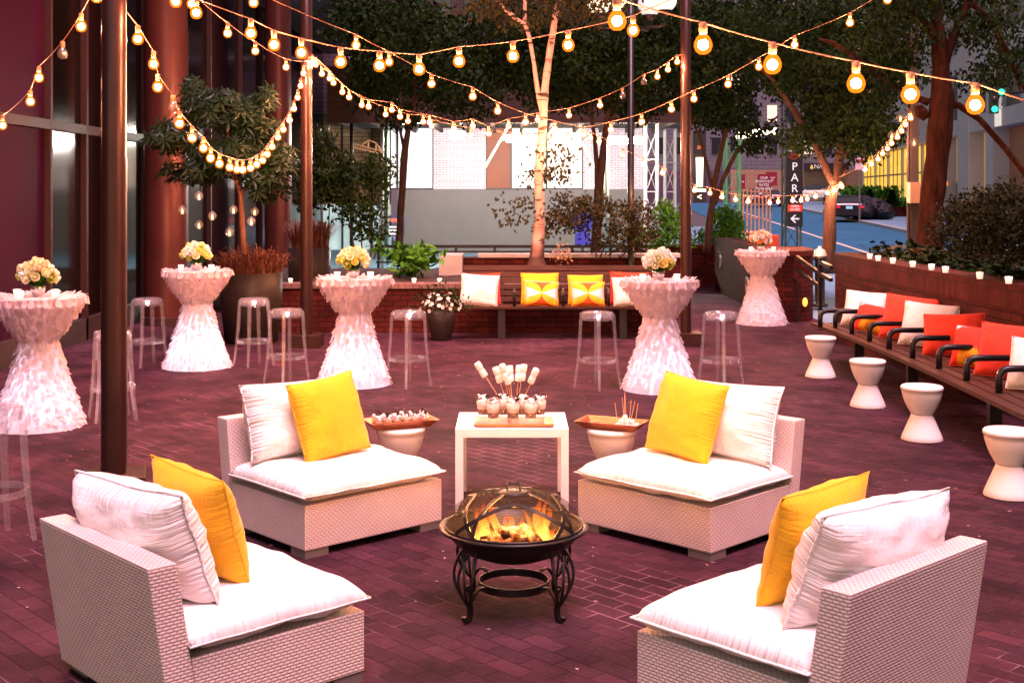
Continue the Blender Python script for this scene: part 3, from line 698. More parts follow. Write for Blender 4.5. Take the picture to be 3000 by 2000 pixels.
def votive(loc, label, group):
    t = thing('votive_candle', label, 'candle', loc, 0, group)
    MB().lathe([(0, .002), (.026, .002), (.034, .065), (.0325, .065), (.025, .008), (0, .008)], 16).build('glass_cup', frost, t, smooth=True)
    MB().lathe([(0, .0085), (.0245, .0085), (.029, .045), (0, .046)], 14).build('wax', waxm, t)
    MB().lathe([(0, .046), (.004, .051), (.0055, .057), (.002, .068), (0, .072)], 8).build('flame', amber, t, smooth=True)
    return t
LAMPS = []
names = ('table by the glass wall', 'table before the big planter', 'table left of the potted flowers', 'table before the back bench', 'table by the stair walls')
pals = (['cream', 'peach', 'white', 'cream'], ['yellow', 'white', 'cream', 'yellow'], ['cream', 'peach', 'yellow', 'cream'], ['white', 'cream', 'yellow', 'white'], ['pink', 'peach', 'orange', 'white', 'pink'])
for i, (x, y, lab) in enumerate(TABLES):
    t = thing('cocktail_table', lab, 'table', (x, y, 0), i * 1.3, 'tall tables in white petal cloths')
    link('under_cloth', me_cl, pet, t); link('petal_skirt', me_sk[i % 2], pet, t); link('tabletop', me_tp, pet, t)
    MB().lathe([(0, .004), (.12, .004), (.12, .03), (.06, .035), (.06, .05), (0, .05)], 16).build('light_puck', M('led_puck', (.8, .8, .85), .4, emis=((.85, .8, 1), 4)), t)
    bouquet((x - .01, y + .01, TH + .003), ('round bouquet of cream and peach roses', 'round bouquet of yellow and white roses', 'domed bouquet of cream, peach and yellow roses', 'domed bouquet of white and cream roses', 'loose bouquet of pink, peach and orange roses')[i] + ' on the ' + names[i], pals[i], 40 + i)
    for k, (dx, dy) in enumerate(((-.17, -.03), (.16, -.06), (-.08, -.20)) if i in (0,) else ((-.17, -.04), (.17, -.03))):
        votive((x + dx, y + dy, TH + .003), 'small white votive candle %s of the bouquet on the %s' % (('left', 'right', 'in front')[k], names[i]), 'votives on the tall tables')
    LAMPS.append((x, y, (2.6, 4.2, 3.5, 2.9, .8)[i]))

# ------------------------------------------------------------------ clear acrylic bar stools
def stool_proto():
    t = thing('bar_stool', 'x', 'stool', (0, 0, 0), 0, 'clear acrylic bar stools')
    SH = .77
    MB().lathe([(0, SH - .004), (.135, SH - .004), (.150, SH), (.156, SH - .008), (.154, SH - .085), (.148, SH - .085), (.149, SH - .014), (.134, SH - .012), (0, SH - .012)], 40).build('seat', acryl, t, smooth=True)
    lg = MB()
    pts = [(.150, SH - .02), (.162, SH - .03), (.168, SH - .09), (.182, .45), (.205, .2), (.235, .004)]
    lg.tube([(p[0], 0, p[1]) for p in pts], [.020, .024, .023, .021, .018, .015], 4, flat=(1, 1.15))
    lm_ = lg.mesh('leg')
    for q in range(4): link('leg', lm_, acryl, t, None, (0, 0, R(45 + 90 * q)))
    flat_ring(MB(), (0, 0, 0), .188, .194, .262, .298, 40).build('footrest_ring', acryl, t, smooth=False)
    return t
sp = stool_proto(); first = True
for (px, Y, rz, lab) in ((1196, 12.72, .78, 'clear acrylic bar stool beside the potted white flowers'), (1750, 12.6, .8, 'clear acrylic bar stool in front of the bench, left of the right table'),
                     (2111, 12.6, .78, 'clear acrylic bar stool at the foot of the right bronze post'), (840, 12.88, .8, 'clear acrylic bar stool just left of the third petal table'),
                     (744, 14.2, .7, 'clear acrylic bar stool in front of the big round planter'), (432, 14.2, .75, 'clear acrylic bar stool in shadow beside the round column'),
                     (330, 10.84, .5, 'clear acrylic bar stool standing half behind the near bronze post'), (-22, 7.05, .82, 'nearest clear acrylic bar stool, cut by the photo edge')):
    loc = ((px - 1500) * Y / F, Y, 0)
    if first: sp.location = loc; sp.rotation_euler = (0, 0, rz); sp['label'] = lab; first = False
    else: dup(sp, loc, rz, lab)

# ------------------------------------------------------------------ bronze posts
POSTS = [(-2.62, 8.2, .083, .17, 'near round bronze post standing behind the near left lounge chair', .28), (-2.64, 16.0, .078, .2, 'round bronze post between the big planter and the petal table', 0), (2.26, 16.2, .070, .2, 'round bronze post behind the right petal table', 0)]
for (x, y, r, hb, lab, rz) in POSTS:
    t = thing('bronze_post', lab, 'post', (x, y, 0), rz, 'round bronze posts carrying the string lights')
    MB().lathe([(r, hb - .04), (r, 2.2)], 32).build('pole', bronze, t, smooth=True)
    MB().lathe([(r - .0035, 2.195), (r - .0035, 6.5), (0, 6.5)], 32).build('upper_pole', bronze, t, smooth=True)
    MB().box((0, 0, hb / 2 - .02), (.40, .40, hb - .04)).build('plinth', bronze, t, bevel=.006)

# ------------------------------------------------------------------ string lights
wire = M('light_cord', (.35, .16, .08), .6)
sock = M('bulb_socket', (.28, .13, .06), .5)
core = MEMIT('bulb_filament', (1, .36, .17), BULB)
shell = MEMIT('bulb_amber_glass', (1, .155, .007), 3.0, transp=.36)
me_core = MB().ball((0, 0, 0), .018, 16, 11).mesh('filament', True, uv=False); me_core.materials.append(core)
me_shell = MB().lathe([(0, -.034), (.014, -.032), (.026, -.023), (.0325, -.006), (.0315, .008), (.024, .024), (.014, .036), (.0125, .042)], 14).mesh('bulb', True, uv=False); me_shell.materials.append(shell)
me_clear = me_shell.copy(); me_clear.materials.clear(); me_clear.materials.append(MCLEAR('bulb_clear', (.8, .7, .6), .12, 1.5, .05))
me_sock = MB().lathe([(.0, .037), (.0145, .038), (.0155, .074), (.008, .080), (0, .080)], 10).mesh('socket', True, uv=False); me_sock.materials.append(sock)
def on_line(px, A, B):
    k = (px - 1500) / F; t = (A[0] - k * A[1]) / (k * (B[1] - A[1]) - (B[0] - A[0])); return A[1] + t * (B[1] - A[1])
def string(label, A, B, pts, start=None, end=None, scale=1.0, sag=.02):
    """pts: (px, py[, 'u' for unlit]); A, B: plan points of the straight run between its two hooks"""
    ps = []
    for p in pts:
        Y = on_line(p[0], A, B); ps.append((P(p[0], p[1], Y), len(p) > 2))
    t = thing('string_lights', label, 'string lights', ps[0][0], 0, 'warm string lights over the patio'); o = ps[0][0]
    top = [p + Vector((0, 0, .094 * scale)) - o for p, u in ps]
    if start is not None: top = [Vector(start) - o] + top
    if end is not None: top = top + [Vector(end) - o]
    path = []
    for i in range(len(top) - 1):
        for k in range(4):
            f = k / 4; q = top[i].lerp(top[i + 1], f); q.z -= sag * 4 * f * (1 - f) * (top[i + 1] - top[i]).length * .5; path.append(q)
    path.append(top[-1])
    MB().tube(path, .0032 * scale, 5).build('cord', wire, t, smooth=True)
    for p, u in ps:
        b = link('bulb', me_clear if u else me_shell, None, t, p - o); b.scale = [scale * 1.22] * 3
        if not u: link('filament', me_core, None, b)
        link('socket', me_sock, None, b)
    return t
string('warm bulb string slanting from the near post to the dark glass wall', (-2.62, 8.2), (-5.3, 12.6), [(283, -8), (238, 78), (183, 158, 'u'), (114, 228), (89, 298), (8, 368)], start=(-2.66, 8.2, 3.55))
string('warm bulb string sagging between the near post and the middle post', (-2.62, 8.2), (-2.64, 16), [(404, 115), (450, 188), (462, 255), (507, 315, 'u'), (526, 362), (563, 404), (596, 434), (617, 463), (643, 480), (673, 490), (694, 496), (711, 497), (734, 492), (752, 482), (769, 470), (783, 452), (797, 430), (814, 402), (830, 380), (848, 352), (861, 319), (872, 286), (881, 252), (889, 215)], start=(-2.62, 8.28, 3.25), end=(-2.62, 15.93, 3.78))
string('warm bulb string pulled tight high between the near and middle posts', (-2.50, 8.2), (-2.58, 16), [(562, 12), (667, 98), (748, 150), (838, 197)], end=(-2.58, 15.93, 3.66), start=(-2.55, 8.2, 3.62))
string('warm bulb string hanging in a wide curve between the two far posts', (-2.6, 15.9), (2.26, 16.1), [(915, 183), (943, 217), (977, 243), (1023, 285), (1080, 313), (1148, 322), (1172, 342), (1258, 358), (1330, 378), (1385, 370), (1432, 392), (1490, 370), (1575, 352), (1667, 338), (1758, 309), (1824, 280, 'u'), (1886, 240, 'u'), (1926, 225), (1957, 204), (1984, 182)], start=(-2.56, 15.93, 3.75), end=(2.22, 16.1, 3.75))
string('longest warm bulb string dipping from the middle post to the street tree', (-2.6, 16.0), (5.75, 21.9), [(925, 190), (966, 230), (1003, 270), (1060, 308), (1130, 335), (1195, 355), (1240, 357), (1265, 370), (1325, 385), (1380, 395), (1475, 405), (1530, 408), (1615, 412), (1663, 407), (1730, 405), (1755, 415), (1825, 455), (1885, 480), (1940, 507), (2035, 558), (2080, 566), (2115, 577), (2155, 585), (2192, 590), (2255, 594), (2280, 591), (2322, 588), (2347, 587), (2365, 583), (2390, 576), (2425, 566), (2445, 558), (2467, 547)], start=(-2.6, 15.93, 3.7))
string('short warm bulb string climbing from the street tree to the big red trunk', (5.9, 21.5), (5.25, 16.0), [(2535, 497), (2553, 482), (2572, 466), (2586, 450), (2600, 435), (2612, 420), (2629, 402), (2641, 384), (2653, 365), (2668, 346)], start=(5.72, 21.8, 2.25))
string('near warm bulb string swooping across the top from the near post', (-2.6, 8.2), (2.6, 7.8), [(515, 5), (575, 38), (735, 98), (803, 132), (883, 155), (998, 182), (1112, 193), (1228, 203), (1345, 180), (1503, 165), (1665, 133), (1855, 90)], start=(-2.55, 8.2, 3.45), end=(2.2, 7.85, 3.75))
string('warm bulb string running down from top left to the low tie in the middle', (-2.4, 9.2), (1.0, 15.0), [(743, 8), (1043, 133), (1140, 182), (1264, 246), (1385, 283), (1458, 325), (1540, 358), (1625, 378), (1708, 395)], start=(-2.6, 9.0, 3.9), end=(1.0, 15.0, 2.78))
string('warm bulb string rising from the low tie in the middle to top right', (1.0, 15.0), (4.4, 10.6), [(1790, 380), (1880, 357), (1967, 320), (2033, 290), (2133, 247), (2223, 196), (2328, 132), (2490, 67), (2600, 0)], start=(1.0, 15.0, 2.78), end=(3.9, 11.2, 4.1))
string('closest warm bulb string with the biggest bulbs across the top right', (.5, 5.9), (2.7, 6.1), [(1808, 62), (2060, 132), (2263, 190), (2508, 245), (2667, 277), (2857, 308)], start=(.2, 5.85, 2.95), end=(2.75, 6.1, 2.35), scale=1.12)
string('short unlit and lit bulbs dangling beside the big red trunk', (5.6, 16.2), (5.75, 16.2), [(2767, 468, 'u'), (2768, 538)], start=(5.62, 16.2, 2.9))

# ------------------------------------------------------------------ hanging glass globe candles
def globe(p, label, group, L_=.35):
    t = thing('glass_globe', label, 'candle holder', p, 0, group)
    MB().lathe([(.004, .064), (.008, .058), (.03, .045), (.050, .020), (.054, 0), (.048, -.025), (.030, -.045), (.018, -.050), (0, -.051)], 18).build('globe', MATS.get('globe_clear') or MCLEAR('globe_clear', (.94, .9, .88), .14, 1.6, .09), t, smooth=True)
    MB().lathe([(0, -.0495), (.018, -.0495), (.018, -.034), (0, -.034)], 12).build('tealight', waxm, t)
    MB().lathe([(0, -.034), (.014, -.024), (.012, -.008), (.004, .012), (0, .020)], 8).build('flame', amber, t, smooth=True)
    MB().tube([(0, 0, .060), (0, 0, L_)], .0012, 4).build('hanging_wire', blackm, t)
whr = ('uppermost', 'leftmost', 'lowest on the left', 'second from left', 'one just left of the trunk', 'upper one right of the trunk', 'lower one right of the trunk', 'lowest of all')
for i, (px, py) in enumerate(((583, 575), (534, 616), (583, 659), (622, 633), (684, 615), (746, 620), (736, 649), (672, 681))):
    globe(P(px, py, 15.4 + (i % 3) * .15), 'hanging glass candle globe under the umbrella tree, %s' % whr[i], 'candle globes under the umbrella tree', .45 + .1 * (i % 2))
for i, (px, py) in enumerate(((2638, 346), (2613, 397), (2678, 417))):
    globe(P(px, py, 16.0), 'clear hanging candle globe near the big red trunk, %s' % ('highest', 'lowest left', 'nearest the trunk')[i], 'candle globes by the big trunk', .6)
# ------------------------------------------------------------------ planters, walls and plants of the courtyard
def grass_tuft(mb, c, n, L_, r, spread=.8):
    for i in range(n):
        a = r.uniform(0, 6.283); tilt = r.uniform(.15, spread); d = Vector((math.cos(a) * tilt, math.sin(a) * tilt, 1)).normalized(); ln = L_ * r.uniform(.6, 1.1)
        b0 = c + Vector((r.uniform(-.06, .06), r.uniform(-.06, .06), 0)); out = Vector((math.cos(a), math.sin(a), 0)); sd = Vector((-math.sin(a), math.cos(a), 0)) * .0075
        p1 = b0 + d * ln * .55; p2 = b0 + d * ln * .85 + out * ln * .14 * tilt + Vector((0, 0, -.06 * ln)); p3 = p2 + out * ln * .22 - Vector((0, 0, .12 * ln * (tilt + .4)))
        mb.add([b0 - sd, b0 + sd, p1 + sd, p1 - sd, p2 + sd * .7, p2 - sd * .7, p3], [(0, 1, 2, 3), (3, 2, 4, 5), (5, 4, 6)])
def pot(label, loc, r0, r1, h, group=None):
    t = thing('round_planter', label, 'planter', loc, 0, group)
    MB().lathe([(0, .003), (r0 * .9, .003), (r0, .02), (r1 * 1.0, h * .6), (r1, h), (r1 - .03, h), (r1 - .035, h - .06), (0, h - .06)], 40).build('pot', potm, t, smooth=True)
    MB().lathe([(r1 - .036, h - .059), (r1 * .5, h - .045), (0, h - .04)], 24).build('soil', soil, t)
    return t
bp = P(736, 800, 16.5)
pot('big dark round planter under the umbrella tree', (bp.x, 16.5, 0), .345, .405, .92)
g = MB(); r = random.Random(5)
for k in range(16):
    a = k * .393 + .2; grass_tuft(g, Vector((bp.x + .33 * math.cos(a), 16.5 + .33 * math.sin(a), .88)), 26, .42, r, .95)
    if k % 2: grass_tuft(g, Vector((bp.x + .18 * math.cos(a), 16.5 + .18 * math.sin(a), .88)), 18, .50, r, .6)
tag(g.build('ornamental_grass', grassr), 'reddish fountain grass spilling over the rim of the big round planter', 'grass plant')
p2 = Vector(((907 - 1500) * 20.4 / F, 20.4, 0))
pot('dark round planter behind the middle bronze post', p2, .30, .345, 1.07)
g = MB()
for k in range(12):
    a = k * .52; grass_tuft(g, Vector((p2.x + .22 * math.cos(a), 20.4 + .22 * math.sin(a), 1.03)), 40, .62, r, .6)
tag(g.build('ornamental_grass', grassr), 'reddish fountain grass in the planter behind the middle bronze post', 'grass plant')
# flowers in a small pot
fpx = (1293 - 1500) * 16.72 / F
pot('small dark bronze pot of white flowers at the left end of the bench', (fpx, 16.72, 0), .13, .185, .39)
t = thing('flowering_shrub', 'white flowering shrub in the small bronze pot beside the bench', 'flowers', (fpx, 16.72, .33))
lf, bl = MB(), MB(); r = random.Random(9)
for i in range(420):
    d = rv(r); d.z = abs(d.z) * 1.0 + .05; d = d * Vector((1.25, 1, 1)).length * .19; p = Vector((d.x * 1.3, d.y, d.z * 1.05 + .05)); p.z -= .35 * max(0, p.xy.length - .17)
    leaf(lf, p, rv(r) + Vector((0, 0, .3)), Vector((0, 0, 1)), .07, .032)
for i in range(60):
    d = rv(r).normalized(); d.z = abs(d.z) * .9; p = Vector((d.x * .29, d.y * .27, d.z * .27 + .07)); u_ = d.orthogonal().normalized(); v_ = d.cross(u_)
    for k in range(5):
        a = k * 1.256 + i; q = (u_ * math.cos(a) + v_ * math.sin(a) + d * .35) * .030; s_ = (v_ * math.cos(a) - u_ * math.sin(a)) * .016
        bl.add([p, p + q * .6 - s_, p + q, p + q * .6 + s_], [(0, 1, 2, 3)])
lf.build('foliage', leafd, t); kind(bl.build('blossoms', rosem['white'], t), 'stuff')

# back planter: low brick wall, upper tier, soil, bench
t = thing('brick_planter_wall', 'low brick wall with pale coping behind the back bench', 'wall', (0, 0, 0))
MB().box2((-3.3, 17.55, 0), (2.2, 17.85, .62)).build('brick_face', brickm, t)
MB().box2((-3.32, 17.53, .621), (2.22, 17.9, .69)).build('coping', MBRICK('brick_coping', (.20, .12, .12), (.15, .08, .085), (.08, .05, .05), .10, .4, .006, grime=(2, .7, 1.2)), t, bevel=.006)
t = thing('raised_planter_wall', 'upper brick planter tier with a pale end block behind the bench', 'wall', (0, 0, 0))
MB().box2((-.78, 20.0, 0), (2.7, 20.3, .93)).build('brick_face', brickm, t)
MB().box2((-.55, 19.97, .931), (2.72, 20.34, .99)).build('coping', concrete, t, bevel=.006)
MB().box2((2.40, 20.301, 0), (2.69, 23.5, .93)).build('brick_face', brickm, t)
MB().box2((-1.15, 19.6, 0), (-.785, 20.4, .99)).build('end_block', concrete, t, bevel=.012)
def mound(name, x0, x1, y0, y1, z, amp, mat):
    s = MB(); nx, ny = 40, 16; vs = []; fs = []
    for i in range(nx + 1):
        for j in range(ny + 1):
            x = x0 + (x1 - x0) * i / nx; y = y0 + (y1 - y0) * j / ny
            e = min(1, 6 * min(i / nx, 1 - i / nx, j / ny * .6, (1 - j / ny) * .6)); vs.append((x, y, z + e * amp * (.6 + .5 * noise.noise(Vector((x * 1.3, y * 1.3, 0))) + .3 * noise.noise(Vector((x * 5, y * 5, 3))))))
    for i in range(nx):
        for j in range(ny): a = i * (ny + 1) + j; fs.append((a, a + ny + 1, a + ny + 2, a + 1))
    return kind(s.add(vs, fs).build(name, mat, None, smooth=True), 'structure')
mound('planting_bed', -3.3, 2.2, 17.86, 20.0, .60, .16, soil)
mound('planting_soil', -5.5, 2.42, 20.41, 23.4, .50, .18, soil)
bench = thing('slatted_bench', 'long brown slatted bench with colourful pillows against the back brick wall', 'bench', (.7, 16.95, 0))
for k in range(4): MB().box((0, -.17 + k * .115, .425), (2.75, .10, .035)).build('seat_slat', woodb, bench, bevel=.006)
for k in range(6): MB().box((0, .265 + .022 * k, .50 + k * .085), (2.75, .028, .072), mat=Matrix.Rotation(R(-14), 3, 'X')).build('back_slat', woodb, bench, bevel=.005)
for x in (-.84, .80):
    MB().box((x, -.12, .203), (.10, .08, .405)).build('leg', blackp, bench, bevel=.006); MB().box((x, .30, .47), (.05, .05, .93), mat=Matrix.Rotation(R(-14), 3, 'X')).build('back_support', blackp, bench)
for x in (-.67, -.01, .60, 1.25):
    MB().tube([(x, -.20, .445)] + bez((x, -.20, .60), (x, -.20, .66), (x, -.12, .66), 5) + [(x, .22, .66)], .02, 8).build('armrest', blackp, bench, smooth=True)
def bench_pillow(px0, px1, py0, py1, Y, label, mat, seed, roll=0, lean=-16, yaw=0, grp=None, puff=.45):
    c = P((px0 + px1) / 2, py1, Y); w = (px1 - px0) * Y / F; h = (py1 - py0) * Y / F
    return pillow('throw_pillow', label, 'pillow', mat, w, h, .15, seed, TRS(c.x, Y, .4435, R(lean), R(roll), R(yaw)), grp, piping=.004, n=18, puff=puff)
G1 = 'pillows on the back bench'
bench_pillow(1345, 1457, 785, 880, 16.78, 'pale pink white square pillow at the left end of the back bench', whtf, 61, 4, grp=G1)
bench_pillow(1358, 1468, 784, 878, 16.98, 'orange red pillow mostly hidden behind the pale pillow on the back bench', redf, 62, -2, grp=G1)
bench_pillow(1526, 1637, 784, 880, 16.98, 'plain yellow pillow behind the left patterned pillow on the back bench', yelf, 63, 0, grp=G1)
bench_pillow(1536, 1634, 806, 880, 16.80, 'left pillow with yellow, orange and grey fan pattern on the back bench', fanm, 64, 3, grp=G1)
bench_pillow(1664, 1768, 790, 880, 16.98, 'plain yellow pillow behind the right patterned pillow on the back bench', yelf, 65, 0, grp=G1)
bench_pillow(1674, 1772, 808, 880, 16.80, 'right pillow with yellow, orange and grey fan pattern on the back bench', fanm, 66, 0, grp=G1)
bench_pillow(1786, 1900, 782, 880, 17.0, 'orange red pillow behind the pale pillow near the right petal table', redf, 67, 2, grp=G1)
bench_pillow(1798, 1890, 792, 880, 16.80, 'pale pink white pillow in front of the red one near the right petal table', whtf, 68, -3, grp=G1)
for i, px in enumerate((1213, 1288, 851)):
    votive(((px - 1500) * 17.7 / F, 17.7, .6905), 'white votive candle on the low back wall, %s' % ('left of the white flowers', 'directly above the white flowers', 'beside the big planter')[i], 'votives on the low back wall')

# right planter wall, slatted bench and pillows
arc = [(4.98, 7.0), (4.72, 8.6), (4.52, 10.2), (4.40, 12.0), (4.33, 14.0), (4.32, 15.6), (4.33, 16.7), (4.45, 16.95)]
t = thing('curved_planter_wall', 'long brick planter wall behind the slatted side bench with votives along its top', 'wall', (0, 0, 0))
back = [(x + 2.6, y) for x, y in arc]
def wall_strip(pts, z0, z1, thick):
    s = MB(); n = len(pts); vs = []
    for (x, y) in pts: vs += [(x, y, z0), (x, y, z1), (x + thick, y, z1), (x + thick, y, z0)]
    fs = [(4 * i + k, 4 * i + (k + 1) % 4, 4 * i + 4 + (k + 1) % 4, 4 * i + 4 + k) for i in range(n - 1) for k in range(4)] + [(0, 1, 2, 3), (4 * n - 1, 4 * n - 2, 4 * n - 3, 4 * n - 4)]
    return s.add(vs, [f[::-1] for f in fs])
def dense(pts, k=5):
    out = []
    for i in range(len(pts) - 1):
        for j in range(k): f = j / k; out.append((pts[i][0] * (1 - f) + pts[i + 1][0] * f, pts[i][1] * (1 - f) + pts[i + 1][1] * f))
    return out + [pts[-1]]
A_ = dense(arc)
wall_strip(A_, 0, .935, .30).build('brick_face', brickm, t)
wall_strip([(x - .012, y) for x, y in A_], .936, 1.16, .335).build('soldier_course', brickc, t)
MB().box2((4.76, 16.66, 0), (7.2, 16.95, 1.155)).build('end_return', brickm, t)
s = MB(); vs = []; fs = []
for i, (x, y) in enumerate(A_):
    for j in range(13): xx = x + .33 + j * .22; vs.append((xx, min(y, 16.6), 1.06 + .10 * noise.noise(Vector((xx * 1.5, y * 1.5, 0))) + min(j, 4) * .02))
for i in range(len(A_) - 1):
    for j in range(12): a = i * 13 + j; fs.append((a, a + 13, a + 14, a + 1))
kind(s.add(vs, fs).build('planter_soil', soil, None, smooth=True), 'structure')
iv = MB(); r = random.Random(77)
for i in range(2600):
    y = r.uniform(8.0, 16.6); x0 = 4.33 + max(0, (12 - y)) ** 1.35 * .07 + .36; x = x0 + abs(r.gauss(0, .55)); z = 1.10 + r.uniform(0, .12) + (.10 if r.random() < .3 else 0)
    leaf(iv, Vector((x, y, z)), Vector((r.uniform(-1, 1), r.uniform(-1, 1), r.uniform(-.3, .6))), Vector((0, 0, 1)), r.uniform(.08, .15), .09)
o = kind(iv.build('ivy_ground_cover', leafd, None), 'stuff')
for i, (zx, zy) in enumerate(((1228, 245), (1283, 258), (1380, 275), (1510, 298), (1633, 318), (1725, 335), (1950, 375), (2140, 407))):
    px, py = 2000 + zx / 2.24, 650 + zy / 2.24; p = G(px, py, 1.162)
    xw = 4.33 + .12
    votive((p.x, p.y, 1.1625), 'white votive candle on the curved planter wall, %s from its far end' % ('first', 'second', 'third', 'fourth', 'fifth', 'sixth', 'seventh', 'eighth')[i], 'votives along the curved planter wall')
sb = thing('slatted_side_bench', 'long dark slatted bench with tube armrests along the curved brick wall', 'bench', (0, 0, 0))
fr = dense([(3.47, 7.4), (3.51, 8.8), (3.565, 10.6), (3.575, 12.2), (3.55, 13.6), (3.50, 14.6)], 6)
for k in range(6):
    s = MB(); vs = []
    for (x, y) in fr: a = x + k * .118; vs += [(a, y, .415), (a, y, .45), (a + .10, y, .45), (a + .10, y, .415)]
    n = len(fr); fs = [(4 * i + q, 4 * i + (q + 1) % 4, 4 * i + 4 + (q + 1) % 4, 4 * i + 4 + q) for i in range(n - 1) for q in range(4)] + [(0, 1, 2, 3), (4 * n - 1, 4 * n - 2, 4 * n - 3, 4 * n - 4)]
    s.add(vs, [f[::-1] for f in fs]).build('seat_slat', woodb, sb)
MB().tube([(x + .33, y, .385) for x, y in fr], .03, 4).build('under_rail', blackp, sb)
for y in (8.2, 10.2, 12.3, 14.2):
    MB().box((3.95, y, .19), (.10, .07, .375)).build('leg', blackp, sb)
for (zx, zy) in ((885, 690), (985, 695), (1092, 735), (1207, 785), (1335, 835), (1487, 893), (1660, 962), (1840, 1042), (2050, 1122)):
    p = G(2000 + zx / 2.24, 650 + zy / 2.24, .45); x, y = p.x + .03, p.y
    MB().tube([(x, y, .45)] + bez((x, y, .55), (x, y, .635), (x + .09, y, .635), 6) + [(x + .34, y, .635)], .027, 10).build('armrest', blackm, sb, smooth=True)
def side_pillow(zx0, zx1, zy0, zy1, label, mat, seed, dx=.0, roll=0, yaw=-32, w=None, lean=-24, t=.22):
    px, py = 2000 + (zx0 + zx1) / 2 / 2.24, 650 + zy1 / 2.24; p = G(px, py, .45)
    y = p.y + .12; x = (px - 1500) * y / F
    W2 = w or (zx1 - zx0) / 2.24 * y / F / math.cos(R(abs(yaw) - 14)) ; h = (zy1 - zy0) / 2.24 * y / F * 1.02
    return pillow('throw_pillow', label, 'pillow', mat, W2, h, t, seed, TRS(x + dx, y + .05, .455, R(lean), R(roll), R(yaw)), 'pillows on the slatted side bench', piping=.005, n=18)
side_pillow(1050, 1330, 460, 700, 'pale square pillow at the far end of the slatted side bench', whtf, 71, roll=3)
side_pillow(1155, 1320, 555, 742, 'red sunburst pillow peeking out beside the far pale pillow', sunm, 72, roll=8, yaw=-40, w=.42)
side_pillow(1262, 1610, 490, 795, 'plain red pillow between the two pale pillows of the side bench', redf, 73, roll=5, dx=.06)
side_pillow(1432, 1775, 540, 840, 'pale square pillow in the middle of the side bench between red pillows', whtf, 74, roll=4)
side_pillow(1560, 1940, 610, 900, 'large slouching red pillow left of the big sunburst pillow', redf, 75, roll=-4, dx=.05)
side_pillow(1775, 2030, 700, 978, 'red pillow with a fuzzy orange sunburst, nearer of the two', sunm, 76, roll=3, yaw=-36)
side_pillow(1940, 2270, 680, 1050, 'plain red pillow nearest the photo edge on the side bench', redf, 77, roll=4)
side_pillow(2150, 2420, 780, 1138, 'pale pillow cut by the photo edge at the near end of the side bench', whtf, 78, roll=3)

# stair walls with rails
t = thing('stair_wall', 'brick stair cheek wall with two round wall lights beside the farthest petal table', 'wall', (0, 0, 0))
MB().box2((4.10, 20.6, 0), (4.45, 25.2, 1.07)).build('brick_face', brickm, t)
pp = [(4.38 + .42 * math.cos(R(a)), 20.2 + 1.15 * math.sin(R(a))) for a in range(-180, 1, 20)] + [(4.80, 20.6), (3.96, 20.6)]
MB().poly(pp, 0, 1.0).build('curved_end', brickm, t)
MB().poly([(4.38 + (x - 4.38) * 1.03, 20.2 + (y - 20.2) * 1.02) for x, y in pp], 1.001, 1.08).build('cap', brickc, t)
for (y, z) in ((24.4, .62), (20.9, .42)):
    xw = 4.098 if y > 22 else 3.955
    l_ = MB().lathe([(.085, 0), (.135, 0), (.14, .02), (.085, .03), (.085, 0)], 28).build('light_ring', greym, t, smooth=True, loc=(xw, y, z), rot=(0, R(-90), 0))
    MB().lathe([(0, .004), (.084, .004), (0, .012)], 24).build('lens', M('frosted_lens', (.25, .24, .24), .3), l_)
q = P(2378, 915, 19.15)
o = MB().lathe([(0, .0), (.07, .0), (.06, .03), (0, .045)], 20).build('amber_step_light', M('amber_lens', (.9, .5, .1), .3, emis=((1, .45, .05), 2.2)), None, smooth=True, loc=(4.48, 19.05, .30), rot=(R(90), 0, 0))
o.scale = (.55, 1.0, 1); tag(o, 'small glowing amber oval light low on the curved brick wall end', 'wall light')
def rail(label, pts_list, r=.022):
    t = thing('handrail', label, 'handrail', pts_list[0][1][0], 0, 'black stair handrails'); o = Vector(pts_list[0][1][0])
    for nm, pts in pts_list: MB().tube([Vector(p) - o for p in pts], r, 4).build(nm, blackm, t)
    return t
a, b_ = P(2115, 705, 24.6), P(2180, 740, 22.6)
rail('black handrail left of the farthest petal table', [('post', [(a.x, a.y, 0), tuple(a)]), ('rail', [tuple(a), tuple(b_)]), ('post', [(b_.x, b_.y, 0), tuple(b_)])])
a, b_ = P(2300, 775, 20.6), P(2365, 822, 18.95)
rail('black handrail in front of the curved brick wall end', [('post', [(a.x - .25, a.y, 0), (a.x - .25, a.y, a.z)]), ('rail', [(a.x - .25, a.y, a.z), (b_.x - .16, b_.y, b_.z)]), ('post', [(b_.x - .16, b_.y, 0), (b_.x - .16, b_.y, b_.z)])])
a, b_, c = P(2312, 752, 18.8), P(2403, 802, 17.9), P(2435, 820, 17.2)
rail('black double handrail between the curved wall end and the planter wall', [('post', [(b_.x, b_.y, 0), (b_.x, b_.y, b_.z + .22)]), ('rail', [(a.x + .1, 18.75, a.z), tuple(b_)]), ('rail', [(a.x + .1, 18.75, a.z - .19), (b_.x, b_.y, b_.z - .19)]), ('rail', [(b_.x, b_.y, b_.z + .17), (c.x, c.y, c.z + .17)]), ('rail', [tuple(b_), tuple(c)])], .035)
t = thing('low_brick_wall', 'low brick planter wall below the bright round bush', 'wall', (0, 0, 0))
MB().box2((2.35, 26.4, 0), (4.6, 26.8, .80)).build('brick_face', brickm, t)
MB().box2((2.33, 26.37, .801), (4.6, 26.83, .87)).build('coping', brickc, t)
MB().box2((3.0, 25.75, 0), (3.95, 26.36, .66)).build('lower_ledge', brickm, t)
